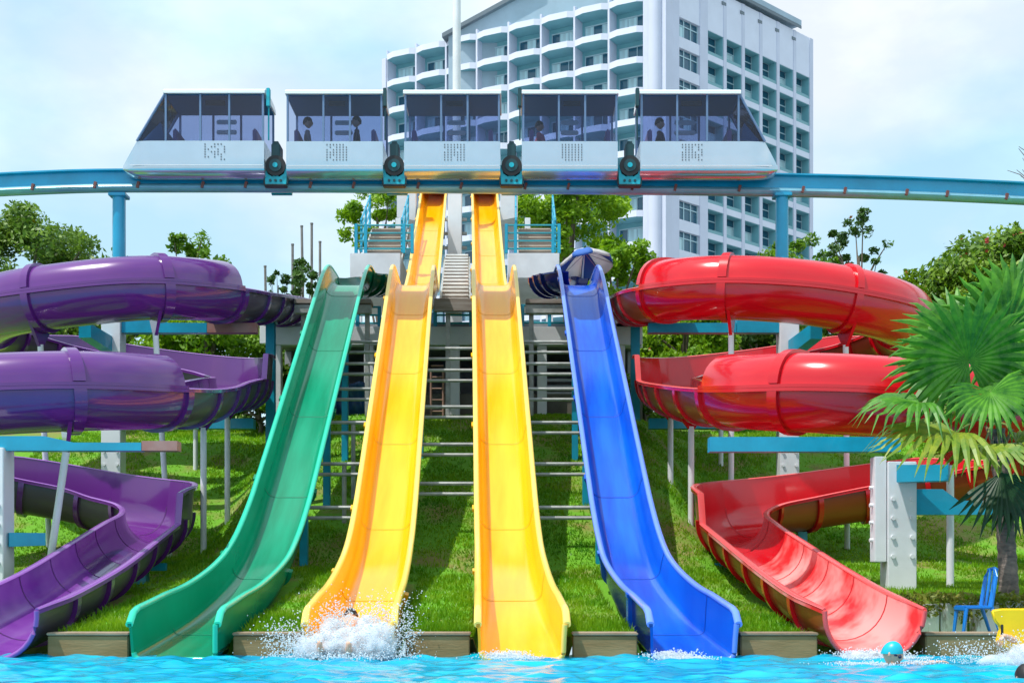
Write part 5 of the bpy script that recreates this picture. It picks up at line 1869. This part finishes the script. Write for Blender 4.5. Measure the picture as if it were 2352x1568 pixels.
# left background: leafy tree with yellow flowers, and its neighbours
tree('leafy_tree', 'dark green leafy tree with a yellow flower at the far left edge', 'tree', at_ground(55, 44), Z(640, 44), 3.0, L_OLIVE, 12000, 0.06, 0.13, 60, 2.3, flowers=(M_FLY, 10, 0.16), group='trees behind the purple spiral', seed=1)
tree('leafy_tree', 'leafy tree just left of the left monorail column', 'tree', at_ground(180, 47), Z(660, 47), 1.9, L_OLIVE, 6000, 0.06, 0.13, 36, 1.9, group='trees behind the purple spiral', seed=2)
tree('leafy_tree', 'small tree whose sprigs stand above the upper purple tube', 'tree', at_ground(432, 42), Z(625, 42), 1.35, L_MID, 1500, 0.06, 0.13, 30, 1.25, group='trees behind the purple spiral', seed=3, clr=0.2)
tree('flowering_bush', 'bush with orange flowers behind the left white pylon', 'bush', at_ground(130, 38.5), Z(770, 38.5), 1.9, L_OLIVE, 5600, 0.05, 0.11, 40, 1.1, flowers=(M_FLO, 14, 0.13), group='bushes behind the spirals', seed=4)
tree('flowering_bush', 'lime green bush seen through the purple spiral right of the left pylon', 'bush', at_ground(480, 38.5), Z(800, 38.5), 2.3, L_LIME, 6500, 0.05, 0.11, 46, 1.25, flowers=(M_FLO, 10, 0.12), group='bushes behind the spirals', seed=5)
tree('flowering_bush', 'green bush behind the teal post left of the green slide', 'bush', at_ground(620, 38.0), Z(870, 38.0), 1.3, L_MID, 4200, 0.05, 0.10, 30, 1.3, group='bushes behind the spirals', seed=6)
tree('thin_shrub', 'thin dark shrub among the bare poles left of the green slide', 'shrub', at_ground(690, 43), Z(650, 43), 0.85, L_DARK, 900, 0.05, 0.11, 20, 1.0, seed=7, clr=0.2, group='shrubs left of the tower')
tree('thin_shrub', 'small dark shrub beside the end of the upper purple tube', 'shrub', at_ground(640, 42.5), Z(655, 42.5), 0.45, L_DARK, 350, 0.05, 0.1, 12, 0.55, seed=8, clr=0.26, group='shrubs left of the tower')
for k, (px, D, py, r, lf, lab) in enumerate(((598, 36.6, 945, 1.15, L_MID, 'low green bush on the slope between the purple spiral and the green slide'), (655, 36.2, 900, 0.8, L_OLIVE, 'low olive bush beside the concrete tower at its left corner'),
        (1480, 36.6, 935, 1.1, L_MID, 'low green bush on the slope between the blue slide and the red spiral'), (1640, 37.5, 905, 1.2, L_DARK, 'low dark bush on the slope behind the red spiral'),
        (330, 37.5, 900, 1.4, L_MID, 'low green bush on the slope behind the lower purple tube'), (1850, 37.5, 890, 1.3, L_MID, 'low green bush on the slope right of the right white pylon'))):
    tree('low_bush', lab, 'bush', at_ground(px, D), Z(py, D), r, lf, 3200, 0.05, 0.10, 28, r * 0.9, group='low bushes on the slope', seed=40 + k, low=-0.5)
for k, (px, D, py, r, rz_, lf, lab) in enumerate(((330, 40.5, 800, 2.0, 1.5, L_OLIVE, 'dense dark shrub behind the left white pylon, right of it'), (560, 40.5, 815, 1.7, 1.5, L_MID, 'dense green shrub behind the end of the middle purple run'), (60, 40.5, 800, 2.0, 1.4, L_DARK, 'dense dark shrub at the left edge behind the purple coils'),
        (1490, 40.5, 820, 1.6, 1.5, L_LIME, 'dense lime shrub behind the teal post right of the blue slide'), (1660, 41, 800, 2.0, 1.5, L_OLIVE, 'dense olive shrub behind the red coils left of the right pylon'), (1860, 41, 790, 2.0, 1.5, L_OLIVE, 'dense olive shrub behind the red coils right of the right pylon'),
        (2060, 41, 790, 2.0, 1.6, L_DARK, 'dense dark shrub behind the red coils near the palm'))):
    tree('dense_shrub', lab, 'shrub', at_ground(px, D), Z(py, D), r, lf, 6500, 0.06, 0.12, 46, rz_, group='dense shrubs behind the spirals', seed=60 + k, low=-0.6, hollow=0.4)
# behind the tower
tree('leafy_tree', 'bright green tree behind the tower, left of the yellow slides', 'tree', at_ground(868, 56), Z(500, 56), 1.75, L_LIME, 3600, 0.07, 0.15, 34, 1.55, group='trees behind the tower', seed=9, clr=0.22)
tree('leafy_tree', 'large lime green tree behind the tower, left of the hotel corner', 'tree', at_ground(1300, 58), Z(520, 58), 3.0, L_LIME, 10500, 0.08, 0.17, 52, 2.6, group='trees behind the tower', seed=10, clr=0.24)
tree('leafy_tree', 'lower lime green tree behind the parasol', 'tree', at_ground(1420, 50), Z(640, 50), 1.7, L_LIME, 6500, 0.07, 0.14, 36, 1.5, group='trees behind the tower', seed=11)
# right background
tree('flowering_bush', 'lime green bush seen through the red spiral left of the right pylon', 'bush', at_ground(1570, 38.5), Z(790, 38.5), 1.75, L_LIME, 6000, 0.05, 0.11, 40, 1.15, flowers=(M_FLO, 10, 0.11), group='bushes behind the spirals', seed=12)
tree('flowering_bush', 'dark green bush seen through the red spiral beside the right pylon', 'bush', at_ground(1740, 39), Z(790, 39), 1.5, L_DARK, 5200, 0.05, 0.11, 36, 1.1, group='bushes behind the spirals', seed=13)
tree('flowering_bush', 'flower dotted bush right of the right white pylon', 'bush', at_ground(1925, 39), Z(770, 39), 1.6, L_OLIVE, 5200, 0.05, 0.11, 36, 1.1, flowers=(M_FLO, 12, 0.11), group='bushes behind the spirals', seed=14)
tree('leafy_tree', 'sparse tree with a pointed top above the red tube', 'tree', at_ground(1975, 45), Z(590, 45), 1.35, L_DARK, 1500, 0.05, 0.12, 40, 1.6, seed=15, clr=0.16, limbs=14, flowers=(M_FLO, 3, 0.1), group='trees behind the red spiral')
tree('leafy_tree', 'low green tree behind the right monorail column', 'tree', at_ground(1830, 48), Z(610, 48), 1.5, L_MID, 2600, 0.06, 0.12, 30, 0.9, seed=16, group='trees behind the red spiral')
tree('flowering_tree', 'dense round tree with red flowers behind the fan palm', 'tree', at_ground(2330, 38), Z(700, 38), 3.1, leaf_mat('dense_crown_leaf', (0.03, 0.12, 0.006), (0.27, 0.42, 0.015), 0.9, 0.3), 24000, 0.06, 0.13, 110, 2.2, flowers=(M_FLR, 240, 0.10), group='trees behind the red spiral', seed=17, clr=0.22, hollow=0.7)
def bare_tree():
    b = at_ground(2385, 60)
    t = thing('bare_tree', 'bare twigs of a leafless tree above the monorail at the right edge', 'tree', b)
    m = MB()
    p0 = Vector((b[0] + 0.6, b[1], b[2] - 0.2))
    top = P(2362, 375, 60)
    m.tube([p0, (top.x + 0.9, 60, 16), top + Vector((0.6, 0, -2))], [0.2, 0.14, 0.07], 6)
    o = m.build('trunk', M_BARK, t, 50)
    tw = MB()
    rg = random.Random(4)
    for k in range(26):
        a = top + Vector((rg.uniform(0.2, 0.9), 0, rg.uniform(-2, -0.2)))
        e = a + Vector((rg.uniform(-1.3, 0.6), rg.uniform(-0.6, 0.6), rg.uniform(0.2, 1.0)))
        q = a.lerp(e, 0.55) + Vector((0, 0, rg.uniform(-0.15, 0.2)))
        tw.tube([a, q, e], [0.03, 0.022, 0.012], 5)
    tw.build('crown', M_BARK, t, 50)
bare_tree()

def bare_poles():
    for k, (px, y0, lean) in enumerate(((672, 562, 0.0), (693, 520, -0.12), (716, 514, 0.0), (735, 556, 0.0), (609, 612, -0.1))):
        D = 44.5 + 0.3 * k
        b = at_ground(px, D)
        lab = ['left short bare grey pole behind the green slide top', 'leaning tall bare grey pole behind the green slide top', 'tallest straight bare grey pole behind the green slide top',
               'right short bare grey pole behind the green slide top', 'lone bare grey stake beside the purple tube end'][k]
        m = MB()
        m.tube([(b[0] - lean, b[1], b[2] - 0.2), (X(px, D), D, Z(y0, D))], [0.055, 0.045], 8)
        m.tube([(X(px, D), D, Z(y0, D) - 0.02), (X(px, D), D, Z(y0, D) + 0.03)], [0.055, 0.055], 8)
        o = m.build('bare_pole', mat('weathered_bamboo', (0.20, 0.19, 0.18), 0.8, var=0.2), None, 50)
        tag(o, lab, 'pole', 'bare poles left of the tower')
bare_poles()
def teal_posts():
    for px, y0, y1, D, lab in ((622, 742, 940, 33.0, 'tall teal steel post between the purple spiral and the green slide'), (1459, 748, 968, 33.0, 'tall teal steel post between the blue slide and the red spiral')):
        x = X(px, D)
        g = gz(x, D)
        t = thing('steel_post', lab, 'post', (x, D, g))
        m = MB()
        m.bx(x - 0.11, x + 0.11, D - 0.12, D - 0.10, g - 0.2, Z(y0, D))
        m.bx(x - 0.11, x + 0.11, D + 0.10, D + 0.12, g - 0.2, Z(y0, D))
        m.bx(x - 0.012, x + 0.012, D - 0.099, D + 0.099, g - 0.2, Z(y0, D))
        m.build('shaft', M_TEAL, t)
        MB().bbox(x - 0.16, x + 0.16, D - 0.17, D + 0.17, Z(y0, D) + 0.002, Z(y0, D) + 0.04, 0.005).build('cap_plate', M_TEAL, t)
teal_posts()

def parasol():
    D = 34.2
    c = P(1347, 605, D)
    t = thing('parasol', 'tilted blue and white parasol above the top of the blue slide', 'parasol', (c.x - 0.15, D, 7.98))
    Rr = 0.72
    tilt = Matrix.Rotation(R(-7), 3, 'Y') @ Matrix.Rotation(R(-15), 3, 'X')
    apex = Vector((0, 0, 0.36))
    mb_ = mat('parasol_blue', (0.03, 0.12, 0.42), 0.8)
    mw = leaf_mat('parasol_white_cloth', (0.72, 0.71, 0.70), (0.78, 0.77, 0.76), 2.0, 0.45)
    for k in range(8):
        a0, a1 = 2 * math.pi * k / 8 + 0.2, 2 * math.pi * (k + 1) / 8 + 0.2
        vs, fs = [], []
        for i in range(6):
            f = i / 5
            for j in range(5):
                a = a0 + (a1 - a0) * j / 4
                rr = Rr * f * (1 - 0.05 * math.sin(math.pi * j / 4))
                z = 0.40 * (1 - f ** 1.7) - 0.03 * math.sin(math.pi * j / 4) * f
                vs.append(c + tilt @ Vector((rr * math.cos(a), rr * math.sin(a), z)))
        for i in range(5):
            for j in range(4):
                fs.append((i * 5 + j, i * 5 + j + 1, (i + 1) * 5 + j + 1, (i + 1) * 5 + j))
        # valance
        n0 = len(vs)
        for j in range(5):
            vs.append(Vector(vs[25 + j]) + tilt @ Vector((0, 0, -0.09)))
        for j in range(4):
            fs.append((25 + j, 25 + j + 1, n0 + j + 1, n0 + j))
        g = mobj('canopy_panel', vs, fs, mb_ if k % 2 else mw, t, 60)
        sm = g.modifiers.new('thickness', 'SOLIDIFY')
        sm.thickness = 0.006
        e = c + tilt @ Vector((Rr * math.cos(a0), Rr * math.sin(a0), -0.01))
        MB().cyl(c + tilt @ Vector((0, 0, 0.3)), e, 0.008, 5).build('rib', M_GALV, t, 50)
    MB().tube([(c.x - 0.15, D, 7.985), (c.x - 0.1, D, c.z - 0.25), c + tilt @ Vector((0, 0, 0.40))], 0.022, 8).build('pole', M_WHITE, t, 50)
parasol()

def fan_palm():
    D = 18.3
    bx_ = X(2318, D)
    g = gz(bx_, D)
    t = thing('fan_palm', 'fan palm with bright pleated leaves in front of the red spiral', 'palm tree', (bx_, D, g))
    m = MB()
    pts = []
    rad = []
    xt, zt_ = X(2290, D), Z(985, D)
    for k in range(34):
        f = k / 33
        pts.append((bx_ + (xt - bx_) * f ** 1.4, D, g - 0.1 + (zt_ - g + 0.1) * f))
        rad.append(0.135 - 0.035 * f + (0.012 if k % 2 else 0))
    m.tube(pts, rad, 14)
    m.build('trunk', mat('palm_bark', (0.085, 0.07, 0.065), 0.9, color2=(0.23, 0.18, 0.15), vscale=5, bump=0.6, bscale=10, stretch=(1, 1, 2.5)), t, 50)
    # fibrous boot stubs
    for k in range(16):
        a = k * 2.4
        z = Z(1180, D) + (zt_ - Z(1180, D)) * k / 16
        x = np.interp(z, [g, zt_], [bx_, xt])
        p0 = Vector((x + 0.08 * math.cos(a), D + 0.08 * math.sin(a), z))
        MB().tube([p0, p0 + Vector((0.12 * math.cos(a), 0.12 * math.sin(a), 0.22))], [0.035, 0.018], 6).build('leaf_stub', mat('palm_boot', (0.24, 0.17, 0.10), 0.9, var=0.2), t, 50)
    crown = Vector((xt, D, zt_ + 0.1))
    lf = leaf_mat('palm_leaf', (0.012, 0.12, 0.010), (0.12, 0.36, 0.02), 3.0, 0.25)
    lfd = leaf_mat('old_palm_leaf', (0.07, 0.20, 0.012), (0.30, 0.36, 0.03), 3.5, 0.25)
    lfk = leaf_mat('hanging_palm_leaf', (0.006, 0.035, 0.012), (0.02, 0.08, 0.02), 2.2, 0.25)
    pet = mat('palm_petiole', (0.16, 0.22, 0.05), 0.6)
    rg = random.Random(11)
    def frond(hub, axis, nrm, rad, material, spread=150, droop=0.35, nb=34):
        """hub: point where blades meet; axis: direction of the middle blade; nrm: leaf normal"""
        hub = Vector(hub)
        axis = Vector(axis).normalized()
        nrm = (Vector(nrm) - axis * Vector(nrm).dot(axis)).normalized()
        sd = nrm.cross(axis)
        vs, fs = [], []
        for b in range(nb):
            an = R(-spread + 2 * spread * b / (nb - 1)) + rg.uniform(-0.02, 0.02)
            d = axis * math.cos(an) + sd * math.sin(an)
            lat = nrm.cross(d)
            ln = rad * (0.80 + 0.2 * math.cos(an * 0.6)) * rg.uniform(0.9, 1.04)
            seg = 7
            da = R(2 * spread / (nb - 1))
            base = len(vs)
            for i in range(seg + 1):
                f = i / seg
                w = math.tan(da / 2) * ln * f * 1.10 if f < 0.58 else math.tan(da / 2) * ln * 0.58 * 1.10 * (1 - ((f - 0.58) / 0.42) ** 1.25)
                w = max(w, 0.002)
                c = hub + d * (ln * f) + nrm * (0.10 * rad * math.sin(f * 1.6)) + Vector((0, 0, -1)) * (droop * rad * max(0, f - 0.35) ** 2 * rg.uniform(0.7, 1.3))
                up_ = nrm * (0.55 * w)
                vs += [c - lat * w, c + up_, c + lat * w]
            for i in range(seg):
                a = base + i * 3
                fs += [(a, a + 1, a + 4, a + 3), (a + 1, a + 2, a + 5, a + 4)]
        o = mobj('frond', vs, fs, material, t)
        q = crown.lerp(hub, 0.5) + Vector((0, 0, 0.10))
        MB().tube([crown, q, hub], [0.022, 0.016, 0.012], 6).build('petiole', pet, o, 50)
        return o
    def fp(px, py, D2):
        return P(px, py, D2)
    frond(fp(2225, 828, 17.6), (-0.25, -0.25, 0.9), (-0.15, -1, 0.25), 1.2, lf, 165, 0.35, 30)
    frond(fp(2310, 765, 18.0), (0.1, -0.05, 1), (-0.1, -1, 0.45), 1.12, lf, 150, 0.3, 26)
    frond(fp(2350, 870, 17.5), (0.6, -0.5, -0.15), (0.1, -1, 0.5), 0.95, lf, 155, 0.45, 26)
    frond(fp(2112, 925, 17.5), (-1, -0.1, -0.05), (-0.1, -0.35, 1), 0.95, lf, 95, 0.85, 20)
    frond(fp(2195, 992, 17.4), (-0.95, -0.2, -0.12), (-0.2, -0.4, 1), 1.28, lfd, 85, 0.75, 20)
    frond(fp(2335, 1015, 17.5), (0.7, -0.5, 0.1), (0.1, -0.5, 1), 0.9, lfd, 105, 0.8, 20)
    frond(fp(2300, 1085, 17.9), (0.15, -0.1, -1), (-0.1, -1, -0.1), 0.95, lfk, 65, 0.1, 16)
    frond(fp(2340, 1110, 18.0), (0.4, -0.1, -1), (0.1, -1, 0), 0.85, lfk, 65, 0.1, 16)
    frond(fp(2205, 785, 18.9), (-0.6, 0.4, 0.8), (-0.2, -0.8, 0.6), 1.1, lf, 140, 0.35, 26)
    frond(fp(2370, 750, 18.9), (0.8, 0.4, 0.7), (0.2, -0.9, 0.6), 1.1, lf, 140, 0.35, 26)
    frond(fp(2255, 925, 18.7), (-0.3, 0.9, -0.1), (0, -0.5, 1), 0.9, lfd, 120, 0.6, 22)
    frond(fp(2165, 850, 18.0), (-0.9, 0.0, 0.1), (-0.3, -1, 0.35), 0.9, lf, 130, 0.45, 24)
    frond(fp(2275, 900, 17.3), (0.1, -0.5, -0.8), (-0.1, -1, 0.2), 0.75, lf, 120, 0.35, 22)
    frond(fp(2260, 1020, 17.2), (-0.6, -0.6, -0.3), (-0.2, -0.6, 0.9), 0.95, lfd, 95, 0.8, 20)
    frond(fp(2330, 700, 18.4), (0.3, 0.1, 1), (0.0, -1, 0.5), 0.9, lf, 120, 0.35, 22)
    frond(fp(2400, 960, 18.2), (1, 0, 0.1), (0.1, -0.4, 1), 1.0, lfd, 110, 0.7, 22)
fan_palm()

# ------------------------------------------------------------------ splashes
def foam_mat():
    m = bpy.data.materials.new('white_foam')
    m.use_nodes = True
    t = m.node_tree
    b = t.nodes['Principled BSDF']
    b.inputs['Base Color'].default_value = (0.90, 0.93, 0.95, 1)
    b.inputs['Roughness'].default_value = 0.25
    out = t.nodes['Material Output']
    tr = t.nodes.new('ShaderNodeBsdfTranslucent')
    tr.inputs[0].default_value = (0.85, 0.9, 0.95, 1)
    tp = t.nodes.new('ShaderNodeBsdfTransparent')
    m1 = t.nodes.new('ShaderNodeMixShader')
    m1.inputs[0].default_value = 0.5
    m2 = t.nodes.new('ShaderNodeMixShader')
    m2.inputs[0].default_value = 0.12
    t.links.new(b.outputs[0], m1.inputs[1])
    t.links.new(tr.outputs[0], m1.inputs[2])
    t.links.new(m1.outputs[0], m2.inputs[1])
    t.links.new(tp.outputs[0], m2.inputs[2])
    t.links.new(m2.outputs[0], out.inputs['Surface'])
    return m
M_FOAM = foam_mat()
OCT_V = np.array([(1, 0, 0), (-1, 0, 0), (0, 1, 0), (0, -1, 0), (0, 0, 1), (0, 0, -1)], float)
OCT_F = np.array([(0, 2, 4), (2, 1, 4), (1, 3, 4), (3, 0, 4), (2, 0, 5), (1, 2, 5), (3, 1, 5), (0, 3, 5)])
def droplets(name, label, c, r):
    n = len(c)
    v = c[:, None, :] + OCT_V[None] * r[:, None, None] * rng.uniform(0.7, 1.3, (n, 1, 3))
    f = (OCT_F[None] + (np.arange(n) * 6)[:, None, None]).reshape(-1, 3)
    me = bpy.data.meshes.new(name)
    me.vertices.add(n * 6)
    me.vertices.foreach_set('co', v.ravel())
    me.loops.add(len(f) * 3)
    me.loops.foreach_set('vertex_index', f.ravel().astype(np.int32))
    me.polygons.add(len(f))
    me.polygons.foreach_set('loop_start', np.arange(0, len(f) * 3, 3, dtype=np.int32))
    me.update()
    me.shade_smooth()
    me.materials.append(M_FOAM)
    o = bpy.data.objects.new(name, me)
    COL.objects.link(o)
    return tag(o, label, 'splash', kind='stuff')
def plume(jets, n):
    """jets: (x, y, z, rx, ry, rz, weight)"""
    w = np.array([j[6] for j in jets])
    k = rng.choice(len(jets), n, p=w / w.sum())
    j = np.array([q[:6] for q in jets])[k]
    g = rng.normal(0, 0.5, (n, 3))
    c = j[:, :3] + g * j[:, 3:6]
    c[:, 2] = np.where(c[:, 2] < -0.02, np.abs(c[:, 2]) * 0.5, c[:, 2])
    return c
# big splash round the rider
xs0 = -2.05
jets = [(xs0 - 0.05, 16.0, 0.18, 0.62, 0.35, 0.28, 5), (xs0 - 0.5, 15.9, 0.14, 0.35, 0.3, 0.22, 2.5), (xs0 + 0.4, 15.95, 0.2, 0.35, 0.3, 0.34, 3), (xs0 - 0.18, 16.2, 0.40, 0.24, 0.2, 0.30, 1.3),
        (xs0 + 0.32, 16.2, 0.42, 0.28, 0.2, 0.30, 1.3), (xs0, 15.7, 0.02, 0.8, 0.3, 0.06, 1.5)]
c1 = plume(jets, 9000)
r1_ = rng.uniform(0.003, 0.013, len(c1))
c2 = plume([(xs0 + 0.75, 16.0, 0.35, 0.18, 0.25, 0.40, 1), (xs0 - 0.85, 16.0, 0.2, 0.25, 0.25, 0.25, 1), (xs0, 16.0, 0.5, 0.8, 0.3, 0.35, 0.5)], 900)
r2__ = rng.uniform(0.004, 0.012, len(c2))
droplets('splash', 'white splash around the rider below the left yellow slide', np.vstack([c1, c2]), np.concatenate([r1_, r2__]))
def mist(name, label, balls, dens):
    """lumpy closed body of fine spray"""
    m = MB()
    for (x, y, z, rx, ry, rz) in balls:
        n0 = len(m.v)
        m.ball((x, y, z), 1.0, 20, 14, (rx, ry, rz))
    o = m.build(name, None, None, 80)
    md = o.modifiers.new('join', 'REMESH')
    md.mode = 'VOXEL'
    md.voxel_size = 0.035
    tx = bpy.data.textures.new('lumps', 'CLOUDS')
    tx.noise_scale = 0.13
    dm = o.modifiers.new('lumps', 'DISPLACE')
    dm.texture = tx
    dm.strength = 0.16
    dm.mid_level = 0.55
    dg = bpy.context.evaluated_depsgraph_get()
    nm = bpy.data.meshes.new_from_object(o.evaluated_get(dg))
    o.modifiers.clear()
    o.data = nm
    mm = bpy.data.materials.new('fine_spray')
    mm.use_nodes = True
    t = mm.node_tree
    t.nodes.remove(t.nodes['Principled BSDF'])
    v = t.nodes.new('ShaderNodeVolumePrincipled')
    v.inputs['Color'].default_value = (0.97, 0.98, 1.0, 1)
    nz = t.nodes.new('ShaderNodeTexNoise')
    nz.inputs['Scale'].default_value = 7.0
    nz.inputs['Detail'].default_value = 5.0
    tcn = t.nodes.new('ShaderNodeTexCoord')
    t.links.new(tcn.outputs['Object'], nz.inputs['Vector'])
    mr = t.nodes.new('ShaderNodeMapRange')
    mr.inputs['From Min'].default_value = 0.36
    mr.inputs['From Max'].default_value = 0.62
    mr.inputs['To Min'].default_value = dens * 0.06
    mr.inputs['To Max'].default_value = dens * 1.7
    t.links.new(nz.outputs['Fac'], mr.inputs['Value'])
    t.links.new(mr.outputs['Result'], v.inputs['Density'])
    t.links.new(v.outputs[0], t.nodes['Material Output'].inputs['Volume'])
    nm.materials.append(mm)
    return tag(o, label, 'splash', kind='stuff')
mist('spray', 'cloud of fine white spray in the splash below the left yellow slide',
     [(xs0, 16.0, 0.13, 0.54, 0.30, 0.24), (xs0 - 0.42, 15.9, 0.11, 0.26, 0.24, 0.17), (xs0 + 0.36, 15.95, 0.16, 0.26, 0.24, 0.28), (xs0 + 0.22, 16.2, 0.32, 0.16, 0.18, 0.22), (xs0 - 0.22, 16.2, 0.30, 0.15, 0.18, 0.22)], 13.0)
for (px, w, hh, n, lab) in ((1162, 0.28, 0.05, 1500, 'small white foam at the foot of the right yellow slide'), (1545, 0.28, 0.05, 1400, 'small white foam at the foot of the blue slide'), (2000, 0.42, 0.07, 3200, 'white foam at the foot of the red spiral slide')):
    x = X(px, 16.0)
    c = plume([(x, 15.95, 0.02, w, 0.12, hh, 1), (x + 0.1, 15.75, 0.0, w * 1.2, 0.2, 0.02, 0.5)], n)
    droplets('foam', lab, c, rng.uniform(0.004, 0.013, n))
x = X(2330, 15)
c = plume([(x, 14.8, 0.12, 0.35, 0.2, 0.22, 2), (x - 0.55, 15.0, 0.10, 0.4, 0.25, 0.16, 1), (x + 0.1, 14.6, 0.02, 0.7, 0.4, 0.04, 0.6)], 1800)
droplets('splash', 'white splash below the yellow float board at the right edge', c, rng.uniform(0.003, 0.011, 1800))
c = plume([(X(2100, 14.8), 14.75, 0.01, 0.30, 0.15, 0.03, 1), (X(1990, 14.8), 14.7, 0.0, 0.5, 0.2, 0.02, 1)], 900)
c = c[np.hypot(c[:, 0] - X(2052, 14.9), c[:, 1] - 14.9) > 0.22]
droplets('foam', 'ripple of foam around the swimmer in the turquoise cap', c, rng.uniform(0.004, 0.012, len(c)))

mist('spray', 'cloud of fine white spray below the yellow float board', [(x + 0.15, 14.8, 0.08, 0.34, 0.18, 0.16), (x - 0.2, 14.85, 0.02, 0.3, 0.2, 0.10)], 12.0)
mist('spray', 'low band of white wash at the foot of the red spiral slide', [(X(1985, 15.9), 15.9, 0.0, 0.36, 0.14, 0.07), (X(2040, 15.9), 15.95, 0.0, 0.2, 0.12, 0.09)], 22.0)
mist('spray', 'low band of white wash at the foot of the right yellow slide', [(X(1165, 15.9), 15.93, -0.01, 0.24, 0.1, 0.07)], 22.0)
mist('spray', 'low band of white wash at the foot of the blue slide', [(X(1545, 15.9), 15.93, -0.01, 0.24, 0.1, 0.06)], 22.0)
